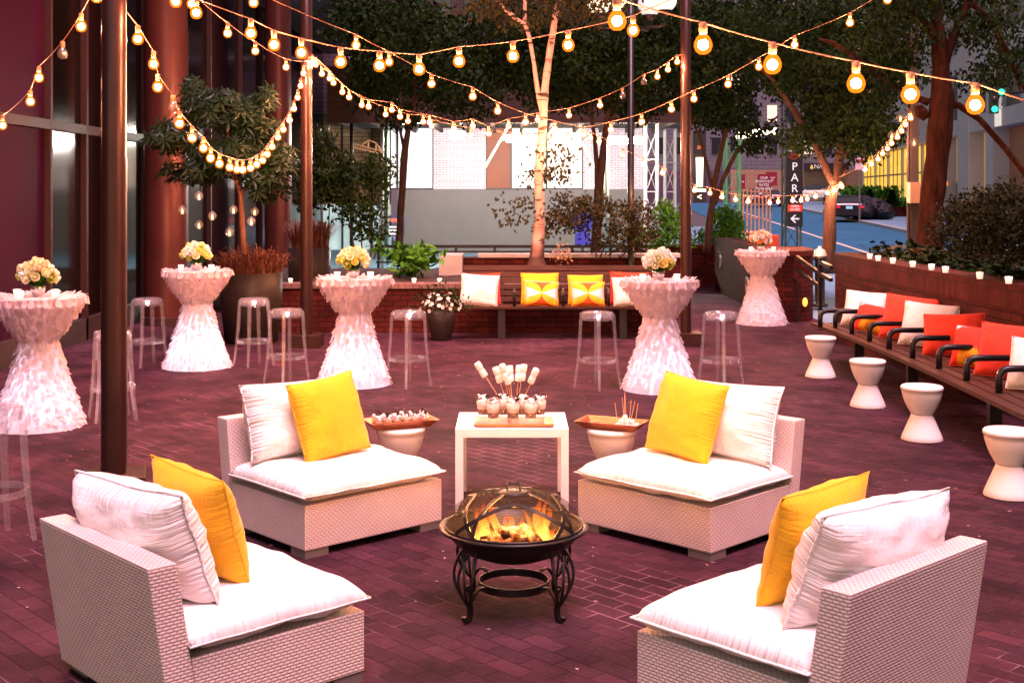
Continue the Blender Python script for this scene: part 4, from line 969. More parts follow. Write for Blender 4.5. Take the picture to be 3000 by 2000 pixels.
# hydrant
hp = P(2402, 770, 21.6); t = thing('fire_hydrant', 'black fire hydrant with a silver cap between the brick walls', 'hydrant', (hp.x, 21.6, 0))
hz = P(2402, 745, 21.6).z - .03
MB().lathe([(0, 0), (.14, 0), (.14, .04), (.085, .06), (.085, hz - .08), (.12, hz - .06), (.12, hz), (0, hz)], 20).build('barrel', blackp, t, smooth=True)
MB().lathe([(.118, hz + .001), (.115, hz + .03), (.09, hz + .10), (.03, hz + .14), (.025, hz + .17), (0, hz + .17)], 20).build('cap', M('silver_paint', (.7, .68, .68), .4, metal=.3), t, smooth=True)
MB().tube([(.05, 0, hz - .22), (.17, 0, hz - .22)], .05, 10).build('nozzle', blackp, t)
# back railing
t = thing('street_railing', 'black metal railing with two bars between the planter and the street', 'railing', (0, 23.8, 0))
zz = P(0, 722, 23.8).z
for dz, rr in ((0, .028), (-.10, .016), (-.30, .016)): MB().tube([(-2.6, 0, zz + dz), (3.4, 0, zz + dz)], rr, 6).build('rail', blackm, t)
for k in range(9): MB().box((-2.55 + k * .74, 0, zz / 2), (.05, .05, zz)).build('post', blackm, t)

# ------------------------------------------------------------------ trees
def tree(name, label, limbs, bark, leaves, Y, seed, group=None, leafmat=None, L_=.12, cat='tree', per=None):
    """limbs: list of [(px,py,rpx)...] at depth Y; leaves: list of (px,py,rx_px,ry_px,ry_m depth radius,count)"""
    b0 = P(limbs[0][0][0], limbs[0][0][1], Y); t = thing(name, label, cat, b0, 0, group)
    for li, lb in enumerate(limbs):
        pts = []; rs = []
        for i, q in enumerate(lb):
            p = P(q[0], q[1], Y + (q[3] if len(q) > 3 else 0)) - b0; pts.append(p); rs.append(q[2] * Y / F)
        pp, rr = [], []
        for i in range(len(pts) - 1):
            for k in range(5):
                f = k / 5; v = pts[i].lerp(pts[i + 1], f); j = rs[i] * .35; v += Vector((noise.noise(v * 1.3 + Vector((seed, li, 0))), noise.noise(v * 1.3 + Vector((0, seed, li))), 0)) * j
                pp.append(v); rr.append((rs[i] * (1 - f) + rs[i + 1] * f) * (1 + .12 * noise.noise(v * 4 + Vector((seed, 0, 0)))))
        pp.append(pts[-1]); rr.append(rs[-1])
        MB().tube(pp, rr, 12).build('trunk' if li == 0 else 'limb', bark, t, smooth=True)
    if leaves:
        s = MB(); r = random.Random(seed)
        for (px, py, rx, ry, rd, n) in leaves:
            c = P(px, py, Y) - b0; rx, ry = rx * Y / F, ry * Y / F
            for k in range(max(1, int(n * 1.15) // 22)):
                d = rv(r); cc = c + Vector((d.x * rx, d.y * rd, d.z * ry)); cr = r.uniform(.14, .38) * min(1, Y / 18)
                for m_ in range(22):
                    e = rv(r); p = cc + Vector((e.x * cr * 1.3, e.y * cr * 1.3, e.z * cr * .7))
                    leaf(s, p, rv(r) + Vector((0, 0, -.5)), rv(r), L_ * r.uniform(.45, 1.0), L_ * .40)
        s.build('crown', leafmat or leafd, t)
    return t
birchm = bpy.data.materials.new('birch_bark'); birchm.use_nodes = True; nt = birchm.node_tree; b_ = nt.nodes['Principled BSDF']; b_.inputs['Roughness'].default_value = .7
tcn = nd(nt, 'ShaderNodeTexCoord'); mp = nd(nt, 'ShaderNodeMapping'); mp.inputs['Scale'].default_value = (2.2, 2.2, 11); nt.links.new(tcn.outputs['Object'], mp.inputs[0])
nz = nd(nt, 'ShaderNodeTexNoise', i_Scale=1.5, i_Detail=4.0, i_Distortion=.6); nt.links.new(mp.outputs[0], nz.inputs['Vector'])
cr = nd(nt, 'ShaderNodeValToRGB'); e0, e1 = cr.color_ramp.elements; e0.position = .36; e0.color = (.05, .025, .02, 1); e1.position = .45; e1.color = (.58, .36, .30, 1); nt.links.new(nz.outputs[0], cr.inputs[0])
sx = nd(nt, 'ShaderNodeSeparateXYZ'); nt.links.new(tcn.outputs['Object'], sx.inputs[0]); n2 = nd(nt, 'ShaderNodeTexNoise', i_Scale=3.0); nt.links.new(tcn.outputs['Object'], n2.inputs['Vector'])
ad = nd(nt, 'ShaderNodeMath', operation='MULTIPLY_ADD'); nt.links.new(n2.outputs[0], ad.inputs[0]); ad.inputs[1].default_value = -1.4; nt.links.new(sx.outputs[2], ad.inputs[2])
mr = nd(nt, 'ShaderNodeMapRange'); nt.links.new(ad.outputs[0], mr.inputs[0]); mr.inputs[1].default_value = -.45; mr.inputs[2].default_value = .05
mxx = nd(nt, 'ShaderNodeMix', data_type='RGBA'); nt.links.new(mr.outputs[0], mxx.inputs[0]); mxx.inputs[6].default_value = (.06, .026, .017, 1); nt.links.new(cr.outputs[0], mxx.inputs[7])
nt.links.new(mxx.outputs[2], b_.inputs['Base Color']); bpn = nd(nt, 'ShaderNodeBump', i_Strength=.6, i_Distance=.02); nt.links.new(nz.outputs[0], bpn.inputs['Height']); nt.links.new(bpn.outputs[0], b_.inputs['Normal'])

TREES = 'trees of the courtyard and street'
tree('birch_tree', 'pale birch tree with dark scars rising behind the back bench', [[(1572, 790, 34), (1572, 760, 22), (1577, 700, 18), (1582, 620, 15), (1578, 520, 14), (1583, 420, 13), (1592, 330, 12), (1600, 240, 11), (1612, 140, 10), (1625, 60, 9), (1645, -40, 8)],
      [(1590, 330, 9), (1578, 270, 7), (1565, 190, 6), (1550, 110, 6), (1537, 68, 6), (1538, -30, 5)], [(1540, 75, 6), (1510, 55, 6), (1470, 20, 6), (1445, -20, 5)]], birchm,
     [(1600, 470, 70, 60, .5, 240), (1530, 600, 30, 70, .3, 130), (1610, 640, 50, 50, .4, 150), (1590, -10, 260, 90, 1.2, 1800)], 18.6, 3, TREES, leafmat=leafb)
tree('young_street_tree', 'thin dark tree trunk standing before the bright facade at left', [[(1168, 735, 13), (1172, 640, 10), (1180, 560, 10), (1182, 500, 12), (1188, 430, 9), (1195, 380, 8), (1210, 300, 7), (1225, 200, 6)], [(1186, 440, 5), (1176, 400, 4), (1160, 330, 3)], [(1205, 320, 5), (1260, 230, 4), (1320, 150, 3)], [(1215, 260, 4), (1170, 170, 4), (1150, 90, 3)]], barkd,
     [(1200, 150, 190, 150, 2.2, 5200), (1120, 60, 160, 90, 1.8, 2600), (1350, 230, 150, 110, 1.8, 3000), (1170, 330, 60, 40, .6, 300), (1100, 260, 70, 80, .8, 900)], 24.5, 12, TREES, L_=.16)
tree('forked_street_tree', 'dark forked tree trunk right of the birch before the bright facade', [[(1745, 760, 16), (1748, 690, 14), (1752, 600, 13), (1755, 555, 13), (1762, 480, 11), (1772, 400, 9), (1785, 300, 7), (1800, 180, 6)], [(1752, 560, 9), (1748, 480, 7), (1742, 400, 6), (1725, 290, 5)], [(1776, 380, 5), (1840, 250, 5), (1900, 160, 4)], [(1728, 300, 5), (1660, 200, 4), (1600, 140, 3)]], barkd,
     [(1720, 190, 220, 130, 2.2, 6200), (1880, 230, 150, 110, 1.8, 3200), (1560, 200, 150, 110, 1.6, 2600), (1750, 60, 260, 90, 2.4, 4200), (1480, 90, 150, 100, 1.6, 2400)], 25.0, 14, TREES, L_=.16)
tree('multi_stem_tree', 'dark thin multi stem tree behind the right bronze post', [[(2070, 740, 12), (2078, 650, 11), (2085, 600, 10), (2092, 540, 9), (2110, 450, 8), (2128, 380, 7), (2150, 280, 5)], [(2090, 600, 8), (2120, 520, 7), (2160, 440, 6), (2220, 390, 4), (2280, 340, 3)], [(2088, 560, 6), (2070, 480, 5), (2050, 400, 4), (2020, 330, 3)], [(2140, 330, 4), (2080, 250, 4), (2040, 150, 3)]], barkd,
     [(2120, 330, 110, 50, 1.2, 1500), (2080, 190, 190, 120, 2.0, 4800), (2180, 100, 160, 110, 2.0, 3600), (2000, 60, 160, 80, 2.0, 2600), (2220, 400, 70, 40, .8, 500)], 25.5, 15, TREES, L_=.16)
tree('street_tree', 'dark leaning tree with spreading limbs beside the parking sign', [[(2425, 800, 23), (2428, 730, 20), (2432, 650, 19), (2438, 570, 17), (2450, 520, 14), (2462, 440, 13), (2455, 350, 12), (2450, 260, 10), (2455, 160, 8)], [(2442, 540, 13), (2410, 470, 11), (2370, 390, 10), (2310, 300, 8), (2260, 230, 6), (2190, 170, 4)], [(2460, 470, 8), (2500, 420, 7), (2510, 370, 6), (2490, 300, 5)], [(2440, 545, 9), (2480, 490, 7)], [(2450, 270, 6), (2520, 170, 5), (2580, 90, 4)]], barkd,
     [(2480, 330, 120, 90, 1.4, 3600), (2540, 400, 80, 60, 1.2, 1500), (2380, 180, 170, 110, 2.0, 4600), (2300, 70, 170, 90, 2.0, 3400), (2560, 200, 120, 100, 1.6, 2800), (2380, 400, 90, 50, 1.0, 700), (2480, 60, 160, 80, 2.0, 2600)], 22.0, 16, TREES, L_=.14)
redbark = M('red_bark', (.055, .017, .009), .9, spec=.1, bump=(10, 1.0, .05), stretch=(3, 3, .6), var=(4, .4, 1.35))
tree('plane_tree', 'biggest reddish brown tree trunk growing from the right planter', [[(2715, 760, 48), (2722, 700, 40), (2725, 620, 36), (2738, 540, 35), (2748, 460, 33), (2752, 390, 36), (2758, 330, 36), (2765, 280, 34), (2757, 200, 26), (2748, 120, 23), (2742, 50, 21), (2735, -60, 19)], [(2758, 230, 16), (2780, 150, 14), (2815, 70, 13), (2842, 0, 12), (2860, -60, 11)], [(2740, 110, 14), (2700, 60, 14), (2655, 10, 14), (2620, -40, 13)], [(2760, 300, 14), (2810, 310, 10), (2870, 350, 9), (2940, 430, 9), (3040, 560, 9)],
      [(2720, 300, 12), (2650, 275, 8), (2580, 220, 8), (2500, 165, 7), (2440, 125, 6), (2400, 115, 4)], [(2845, 5, 9), (2890, 50, 9), (2940, 130, 8), (2985, 230, 8), (3030, 300, 7)], [(2715, 345, 14), (2700, 330, 18), (2690, 310, 12)]], redbark,
     [(2620, 90, 120, 120, .9, 1700), (2700, -30, 200, 60, 1.4, 1600), (2900, 60, 120, 70, 1.0, 1000), (2890, 230, 70, 40, .6, 260), (2600, 220, 70, 50, .6, 420), (2970, 170, 60, 60, .6, 420)], 15.6, 17, TREES, leafmat=leafd, L_=.11)
# umbrella tree with palmate leaves
def palm_tree(label, Y, limbs, blobs, seed, n7=7, LL=.15):
    b0 = P(limbs[0][0][0], limbs[0][0][1], Y); t = thing('umbrella_tree', label, 'tree', b0, 0, TREES)
    for li, lb in enumerate(limbs):
        MB().tube([P(q[0], q[1], Y + (q[3] if len(q) > 3 else 0)) - b0 for q in lb], [q[2] * Y / F for q in lb], 8).build('trunk' if li == 0 else 'limb', M('smooth_bark', (.22, .09, .055), .7, var=(8, .7, 1.2), bump=(20, .4, .01)), t, smooth=True)
    s = MB(); tw = MB(); r = random.Random(seed)
    for (px, py, rx, ry, rd, n) in blobs:
        c = P(px, py, Y) - b0
        for k in range(n):
            d = rv(r); p = c + Vector((d.x * rx * Y / F, d.y * rd, d.z * ry * Y / F)); ax = (Vector((d.x * .8, d.y * .8 - .25, .75)) + rv(r) * .35).normalized()
            u = ax.orthogonal().normalized(); v = ax.cross(u); m_ = r.randint(6, 8); a0 = r.uniform(0, 6)
            tw.tube([p - ax * .14 - Vector((0, 0, .03)), p], .004, 4)
            for q in range(m_):
                a = a0 + 6.283 * q / m_; dd = (u * math.cos(a) + v * math.sin(a)) * .9 + ax * r.uniform(-.35, .05); leaf(s, p + dd * .02, dd, ax, LL * r.uniform(.75, 1.15), LL * .34, .2)
    s.build('crown', leafs, t); tw.build('twigs', leafs, t); return t
palm_tree('umbrella tree with fingered leaves in the big round planter', 15.9, [[(716, 745, 9), (712, 700, 8), (708, 620, 8), (705, 570, 7), (690, 520, 6), (672, 470, 5), (668, 400, 4), (670, 300, 3)], [(706, 575, 5), (740, 520, 4), (775, 470, 3), (790, 420, 2)], [(695, 535, 4), (640, 490, 3), (560, 450, 3), (490, 410, 2)]],
          [(650, 330, 120, 60, .6, 110), (500, 400, 85, 50, .5, 70), (690, 460, 140, 60, .6, 130), (580, 300, 60, 50, .4, 40), (760, 350, 60, 80, .5, 60), (780, 290, 30, 40, .3, 16), (670, 285, 50, 30, .4, 26), (562, 260, 28, 30, .2, 14), (560, 500, 90, 40, .5, 50), (780, 520, 70, 60, .5, 60), (830, 460, 40, 60, .4, 30)], 31)
def shrub(label, Y, base, stems, blobs, mat, seed, L_=.09, name='shrub'):
    b0 = P(base[0], base[1], Y); t = thing(name, label, 'shrub', b0, 0); r = random.Random(seed); s = MB(); w = MB()
    for q in stems: MB().tube([P(a[0], a[1], Y + r.uniform(-.1, .1)) - b0 for a in q], [.014] + [.009] * (len(q) - 1), 5).build('stem', barkd, t)
    for (px, py, rx, ry, rd, n) in blobs:
        c = P(px, py, Y) - b0
        for k in range(max(1, n // 9)):
            d = rv(r); cc = c + Vector((d.x * rx * Y / F, d.y * rd, d.z * ry * Y / F))
            for m_ in range(9): leaf(s, cc + rv(r) * .12, rv(r) + Vector((0, 0, .2)), rv(r), L_ * r.uniform(.7, 1.3), L_ * .45)
    s.build('foliage', mat, t); return t
shrub('tall loose shrub with small dark leaves left of the thin tree trunk', 19.2, (1065, 720), [[(1062, 760), (1055, 640), (1045, 540), (1040, 460)], [(1085, 760), (1090, 640), (1095, 540), (1110, 460)], [(1045, 760), (1020, 640), (1010, 530)], [(1095, 760), (1130, 640), (1140, 560)]],
      [(1040, 520, 60, 60, .4, 560), (1110, 510, 45, 70, .4, 480), (1060, 620, 80, 50, .4, 480), (1000, 560, 40, 80, .4, 330), (1100, 680, 60, 30, .3, 220), (950, 540, 40, 60, .4, 300)], leafd, 50, .10)
shrub('dark leafy shrub right behind the middle bronze post', 19.5, (950, 640), [[(945, 760), (940, 600), (930, 480)], [(960, 760), (965, 600), (975, 500)]], [(930, 430, 40, 50, .4, 300), (960, 500, 60, 90, .4, 640), (900, 560, 50, 60, .4, 260)], leafs, 51, .13)
shrub('low broad-leaved green plant in the bed left of the bench', 18.6, (1210, 790), [], [(1200, 770, 75, 30, .35, 200), (1160, 745, 40, 18, .3, 70), (1250, 750, 40, 22, .3, 90)], leafg, 52, .17, 'broad_leaf_plant')
shrub('brownish spreading shrub at the foot of the forked tree', 19.6, (1750, 740), [[(1748, 760), (1740, 690), (1700, 640)], [(1755, 760), (1790, 680), (1850, 630)]], [(1740, 610, 60, 40, .5, 520), (1840, 640, 70, 50, .5, 620), (1690, 650, 60, 50, .4, 420), (1800, 700, 90, 40, .4, 420), (1880, 690, 50, 50, .4, 300), (1650, 600, 30, 30, .3, 120)], leafb, 53, .085)
shrub('green leafy shrub between the brown shrub and the right post', 23.0, (1960, 720), [], [(1960, 640, 50, 45, .5, 520), (1960, 700, 70, 30, .5, 420), (1900, 700, 60, 30, .4, 260)], leafg, 54, .10)
shrub('rounded bright green bush above the low brick wall', 27.4, (2125, 715), [], [(2130, 660, 48, 55, .5, 1500), (2120, 700, 70, 25, .5, 600), (2060, 700, 50, 30, .4, 300)], leafg, 55, .11, 'round_bush')
shrub('small dry tan plant right of the birch foot', 18.4, (1645, 785), [], [(1645, 745, 24, 26, .15, 120)], M('leaf_tan', (.42, .24, .12), .7, var=(6, .7, 1.2)), 56, .05, 'dry_plant')
shrub('big dark bush overhanging the right planter', 11.6, (2890, 745), [[(2880, 760), (2850, 680), (2820, 620)], [(2900, 760), (2930, 650), (2960, 590)]], [(2900, 640, 130, 70, .7, 4200), (2970, 600, 80, 60, .6, 1800), (2820, 690, 80, 50, .6, 1500), (2960, 720, 120, 40, .6, 1800), (3050, 660, 80, 90, .6, 1400)], M('leaf_bush', (.008, .013, .003), .6, spec=.1, var=(1.5, 0, 1), col2=(.024, .026, .008)), 57, .05, 'dark_bush')
# ------------------------------------------------------------------ hotel facade on the left
hf = thing('dark_glass_facade', 'tall dark glass and metal hotel wall with purple panel along the left side', 'building', (-5.75, 0, 0))
def ya(px): return 5.75 * F / (1500 - px)
mull = M('mullion_metal', (.05, .022, .022), .5, spec=.25)
dglass = M('dark_glass', (.006, .004, .005), .10, spec=.22)
purp = M('purple_panel', (.040, .005, .024), .6, spec=.05, var=(.8, .75, 1.15))
ys = [4.0, 9.0, ya(133), ya(239), ya(415), ya(520), ya(607), ya(699), ya(760), 31.0, 34.5, 38.0]
HT = 13.0
for i in range(len(ys) - 1):
    y0, y1 = ys[i] + .035, ys[i + 1] - .035
    pm = purp if i == 1 else (dglass)
    for z0, z1 in ((.30, 2.75), (2.87, 6.5), (6.62, HT)):
        f = MB().box2((-.05, y0, z0), (0, y1, z1)).build('glass_pane', pm, hf)
    if i: MB().box((.035, ys[i], HT / 2), (.09, .07, HT)).build('mullion', mull, hf)
for z in (2.81, 6.56): MB().box((.022, 21, z), (.11, 34, .118)).build('transom', mull, hf)
MB().box2((-.05, 4, 0), (.08, 38, .298)).build('plinth', M('dark_stone', (.05, .03, .03), .5, var=(2, .7, 1.2)), hf)
MB().box2((-3, 4, 0), (-.06, 38, HT)).build('core_wall', M('dark_wall', (.03, .018, .02), .8, var=(1, .8, 1.2)), hf)
colm = M('red_column', (.11, .030, .026), .34, metal=.35, var=(1.2, .8, 1.15))
for (px, Y, wpx, lab) in ((487, 18.7, 126, 'wide round reddish column behind the second petal table'), (815, 27.0, 78, 'round reddish column left of the middle bronze post')):
    t = thing('round_column', lab, 'column', ((px - 1500) * Y / F, Y, 0), 0, 'round reddish columns of the hotel front')
    rr = wpx / 2 * Y / F; MB().lathe([(rr, 0), (rr, 4.4)], 48).build('shaft', colm, t, smooth=True); MB().lathe([(rr - .01, 4.401), (rr - .01, HT)], 48).build('upper_shaft', colm, t, smooth=True)
    MB().lathe([(rr + .03, 0), (rr + .03, .12), (rr + .001, .125)], 48).build('base_ring', mull, t)
t = thing('canopy', 'dark overhanging canopy at the far end of the hotel front', 'canopy', (-4.6, 30, 6.2))
MB().box2((-1.1, -3, 0), (1.2, 8, .35)).build('roof_slab', M('dark_soffit', (.05, .025, .026), .6), t)
MB().box2((1.201, -3, -.1), (1.26, 8, .5)).build('fascia', mull, t)

# ------------------------------------------------------------------ sidewalk shed and street building behind
SB = 38.0
def X(px, Y=SB): return (px - 1500) * Y / F
def Z(py, Y=SB): return H - (py - HY) * Y / F
sbd = thing('street_building', 'pale building across the street with white brick, lit windows and a grey base', 'building', (0, SB, 0))
wb = MBRICK('white_brick', (.64, .63, .66), (.56, .55, .58), (.26, .23, .26), .21, .072, .008, grime=(.8, .85, 1.1))
tanb = MBRICK('tan_brick', (.42, .30, .17), (.34, .23, .13), (.10, .06, .04), .42, .13, .010, grime=(.8, .7, 1.1))
gw = M('grey_render', (.15, .148, .142), .8, var=(.7, .9, 1.08), bump=(20, .2, .004))
MB().box2((X(1165), .0, -.6), (X(1895), .4, Z(556))).build('base_wall', gw, sbd)
MB().box2((X(1270), .02, Z(555)), (X(1423), .4, Z(330))).build('brick_wall', wb, sbd)
MB().box2((X(1709), .02, Z(555)), (X(1895), .4, Z(330))).build('brick_wall', wb, sbd)
MB().box2((X(1140), .5, Z(555)), (X(1709), .9, Z(330))).build('inner_wall', gw, sbd)
wl = M('lit_white_blind', (.7, .78, .78), .5, emis=((.86, .97, 1), .42)); 
wy = M('lit_cream_window', (.8, .75, .6), .5, emis=((1, .88, .62), .72), var=(1.2, .8, 1.1)); wo = M('lit_orange_room', (.07, .012, .004), .5, emis=((1, .22, .07), .36), var=(.9, .5, 1.2))
for (a, b_, m_) in ((1143, 1162, wl), (1165, 1268, wl), (1425, 1496, wo), (1499, 1600, wy), (1603, 1706, wy)):
    w = MB().box2((X(a), .12, Z(552)), (X(b_), .16, Z(330))).build('window', m_, sbd)
    for (u0, u1, v0, v1) in ((a - 1.5, a + 1.5, 555, 330), (b_ - 1.5, b_ + 1.5, 555, 330), (a + 1.6, b_ - 1.6, 555, 551)): MB().box2((X(u0), .06, Z(v0)), (X(u1), .118, Z(v1))).build('frame', blackp, w)
side = M('pale_siding', (.55, .54, .60), .7, var=(.6, .85, 1.05))
MB().box2((X(-200), .6, Z(329)), (X(1960), 1.2, 19)).build('upper_wall', MBRICK('upper_brick', (.13, .10, .12), (.10, .08, .10), (.05, .04, .05), .42, .14, .012), sbd)
ddk = M('dark_window', (.02, .022, .03), .12, spec=.8)
for i in range(11):
    for k in range(4):
        x = X(1005) + i * .92 * 1.0; z0 = 6.2 + k * 3.1
        w = MB().box2((x, .52, z0), (x + .5, .58, z0 + 1.9)).build('upper_window', ddk, sbd); MB().box2((x - .03, .45, z0 - .12), (x + .53, .598, z0 - .03)).build('sill', concrete, w)
lw = thing('tan_brick_building', 'yellow lit tan brick wall with glazed shopfront left of the white building', 'building', (0, 40, 0))
MB().box2((X(900, 40), 0, 1.6), (X(1142, 40), .4, Z(330, 40))).build('brick_wall', tanb, lw)
MB().box2((X(900, 40), .1, -.6), (X(1142, 40), .4, 1.6)).build('shop_window', M('teal_shop_glass', (.5, .65, .65), .3, emis=((.75, 1, 1), .45), var=(.8, .5, 1.2)), lw)
for px in (1003, 1030, 1090, 1128): MB().box2((X(px - 2.5, 40), -.05, -.5), (X(px + 2.5, 40), .09, Z(345, 40))).build('pilaster', blackp if px != 1128 else M('teal_frame', (.05, .28, .26), .5), lw)
q = thing('neon_sign', 'small red OPEN sign glowing in the shop window by the thin tree', 'sign', (X(1158, 36.5), 36.5, Z(655, 36.5)))
MB().box((0, .03, -.06), (.55, .04, .62)).build('panel', M('blue_panel', (.05, .06, .16), .5), q)
text('lettering', 'OPEN', .19, M('neon_red', (.9, .1, .05), .5, emis=((1, .15, .05), 1.6)), q, (0, 0, .08), (R(90), 0, 0))
for k in range(3): MB().box((0, .0, -.10 - k * .10), (.36, .012, .04)).build('lit_bar', M('neon_cream', (.9, .8, .6), .5, emis=((1, .85, .6), .9)), q)

shed = thing('sidewalk_shed', 'dark plank sidewalk shed roof carrying bright tube lights over the pavement', 'scaffold', (0, 34, 0))
plank = M('dark_plywood', (.06, .032, .022), .8, var=(2, .6, 1.2), stretch=(1, 1, 6)); polem = M('scaffold_steel', (.30, .36, .28), .5, metal=.3)
MB().box2((X(960, 31), -3, 3.88), (X(2140, 31), 2.9, 4.02)).build('deck', plank, shed)
MB().box2((X(960, 31), -3.08, 3.70), (X(2140, 31), -3.01, 5.1)).build('parapet', plank, shed)
for k in range(13): MB().box((X(980, 31) + k * .78, 0, 3.81), (.08, 5.8, .13)).build('beam', plank, shed)
for px, Y in ((1030, 31.2), (1120, 31.2), (1136, 33), (1780, 33.0), (1775, 31.2)):
    MB().tube([(X(px, Y), Y - 34, -.4), (X(px, Y), Y - 34, 3.88)], .045, 8).build('post', polem if px > 1100 else blackp, shed, smooth=True)
MB().tube([(X(1420, 32), -2, 2.6), (X(1490, 32), -2, 3.7)], .03, 6).build('diagonal_brace', polem, shed)
MB().tube([(X(1690, 32), -2, 3.5), (X(1760, 32), -2, 2.3)], .03, 6).build('diagonal_brace', polem, shed)
tubem = MEMIT('shed_tube_light', (1, .92, .80), 520.0)
for i, (p0, p1, py, Y) in enumerate(((1182, 1238, 352, 32.5), (1484, 1576, 407, 31.6), (1772, 1838, 413, 31.5), (1856, 1885, 411, 31.5), (1620, 1650, 410, 33.5), (1320, 1360, 398, 33))):
    t = thing('tube_light', 'glowing white tube light hung under the sidewalk shed, %s from the left' % ('first', 'third', 'fifth', 'last', 'fourth', 'second')[i], 'lamp', (X((p0 + p1) / 2, Y), Y, Z(py, Y)), 0, 'tube lights under the sidewalk shed')
    w = (p1 - p0) * Y / F; MB().tube([(-w / 2, 0, 0), (w / 2, 0, 0)], .085, 10).build('tube', tubem, t, smooth=True)
    MB().box((0, 0, .10), (w + .08, .14, .06)).build('housing', whitel, t)
    for sx_ in (-1, 1): MB().tube([(sx_ * w * .4, 0, .13), (sx_ * w * .4, 0, 3.88 - Z(py, Y))], .008, 4).build('hanger', blackp, t)
t = thing('truss_sign', 'cream steel truss ornament bracketed off the shed post at left', 'ornament', (X(1078, 31), 31, Z(430, 31)))
cream_p = M('cream_paint', (.75, .62, .32), .5)
def bar(a, b, r=.02): return MB().tube([a, b], r, 4)
k = .0085 * 31 / 31
def tz(x, y): return ((x - 430) * 31 / F / 3.336, 0, -(y - 300) * 31 / F / 3.336)
for (a, b_) in (((295, 270), (565, 345)), ((295, 310), (560, 372)), ((372, 285), (435, 235)), ((435, 235), (510, 262)), ((510, 262), (560, 338)), ((435, 235), (432, 300)), ((510, 262), (508, 322))): bar(tz(*a), tz(*b_)).build('chord', cream_p, t)
for k in range(11): x = 305 + k * 25; bar(tz(x, 273 + (x - 295) * .278), tz(x, 312 + (x - 295) * .235), .012).build('web', cream_p, t)

def lattice(name, label, px, Y, wpx, ztop, mat, grp):
    w = wpx * Y / F / 2; t = thing(name, label, 'scaffold', (X(px, Y), Y, -.1), 0, grp)
    for sx_ in (-1, 1):
        for sy in (-1, 1): MB().tube([(sx_ * w, sy * w, 0), (sx_ * w, sy * w, ztop)], .035, 6).build('upright', mat, t)
    s = MB(); z = .4; n = 0
    while z < ztop - .9:
        for (a, b_) in (((-w, -w), (w, -w)), ((w, -w), (w, w)), ((w, w), (-w, w)), ((-w, w), (-w, -w))):
            s.tube([(a[0], a[1], z), (b_[0], b_[1], z)], .018, 4); s.tube([(a[0], a[1], z), (b_[0], b_[1], z + .85)], .014, 4)
        z += .85
    s.build('lattice_bracing', mat, t); return t
LG = 'lattice scaffold towers'
lattice('scaffold_tower', 'white lattice scaffold tower right of the lamp post', 1908, 33, 34, 3.9, M('white_steel', (.34, .31, .31), .5), LG)
lattice('scaffold_tower', 'pale lattice scaffold tower left of the right bronze post', 1963, 36, 30, 3.9, M('white_steel', (.34, .31, .31), .5), LG)
lattice('scaffold_tower', 'green lattice scaffold tower behind the round bush', 2145, 40, 40, 4.5, M('green_steel', (.10, .32, .13), .5), LG)
lattice('scaffold_tower', 'dark lattice scaffold tower carrying the parking sign', 2318, 38.6, 44, 5.5, M('dark_steel', (.06, .07, .05), .5, metal=.3), LG)
sgn = thing('parking_sign', 'tall black PARK sign with white letters and a left arrow', 'sign', (X(2329, 38), 38, 0))
w = 46 * 38 / F; MB().box2((-w / 2, 0, Z(664, 38)), (w / 2, .10, Z(434, 38))).build('panel', blackp, sgn, bevel=.01)
for i, ch in enumerate('PARK'): text('letter', ch, .34, whites, sgn, (-.01, -.006, Z(489 + i * 32, 38)), (R(90), 0, 0))
text('small_lettering', 'Operated by', .07, whites, sgn, (-.03, -.006, Z(442, 38)), (R(90), 0, 0))
sred = M('sign_red', (.45, .02, .02), .5, emis=((1, .05, .03), .12)); text('logo_lettering', 'SP', .17, sred, sgn, (-.04, -.006, Z(456, 38)), (R(90), 0, 0))
MB().tube([(-.04 + .13 * math.cos(a), -.004, Z(456, 38) + .11 * math.sin(a)) for a in [R(180 + 15 * k) for k in range(13)]], .012, 4).build('logo_arc', sred, sgn)
text('logo_plus', '+', .2, M('sign_gold', (.8, .5, .05), .5, emis=((1, .6, .1), .5)), sgn, (.13, -.006, Z(455, 38)), (R(90), 0, 0))
MB().box2((-w / 2 + .02, -.004, Z(620, 38)), (w / 2 - .02, -.001, Z(600, 38))).build('red_band', M('sign_red_band', (.6, .03, .01), .5, emis=((1, .08, .02), .35)), sgn)
text('small_lettering', 'OPEN\n24 HRS', .098, whites, sgn, (0, -.010, Z(609.5, 38)), (R(90), 0, 0))
az = Z(641, 38); MB().box2((-.10, -.006, az - .022), (.13, -.002, az + .022)).build('arrow', whites, sgn)
MB().add([(-.14, -.006, az), (-.01, -.006, az + .12), (.04, -.006, az + .12), (-.08, -.006, az), (.04, -.006, az - .12), (-.01, -.006, az - .12)], [(0, 3, 2, 1), (0, 5, 4, 3)]).build('arrow_head', whites, sgn)
s2 = thing('parking_sign', 'tall black parking sign with a glowing light column half behind the right bronze post', 'sign', (X(2049, 37), 37, 0))
MB().box2((-.18, 0, Z(593, 37)), (.20, .10, Z(384, 37))).build('panel', blackp, s2, bevel=.01)
text('logo_lettering', 'SP', .15, M('sign_orange', (.6, .15, .03), .5, emis=((1, .25, .03), .8)), s2, (0, -.006, Z(433, 37)), (R(90), 0, 0))
gz_ = M('sign_glow', (.9, .8, .6), .5, emis=((1, .72, .35), 5)); MB().tube([(0, -.05, Z(548, 37)), (0, -.05, Z(462, 37))], [.09, .11], 12).build('glow_tube', gz_, s2, smooth=True)
MB().box2((-.15, -.012, Z(562, 37)), (.19, -.002, Z(554, 37))).build('lit_bar', M('sign_glow', (1, 1, 1)), s2)
text('arrow', '<', .26, M('sign_glow', (1, 1, 1)), s2, (0, -.006, Z(578, 37)), (R(90), 0, 0))
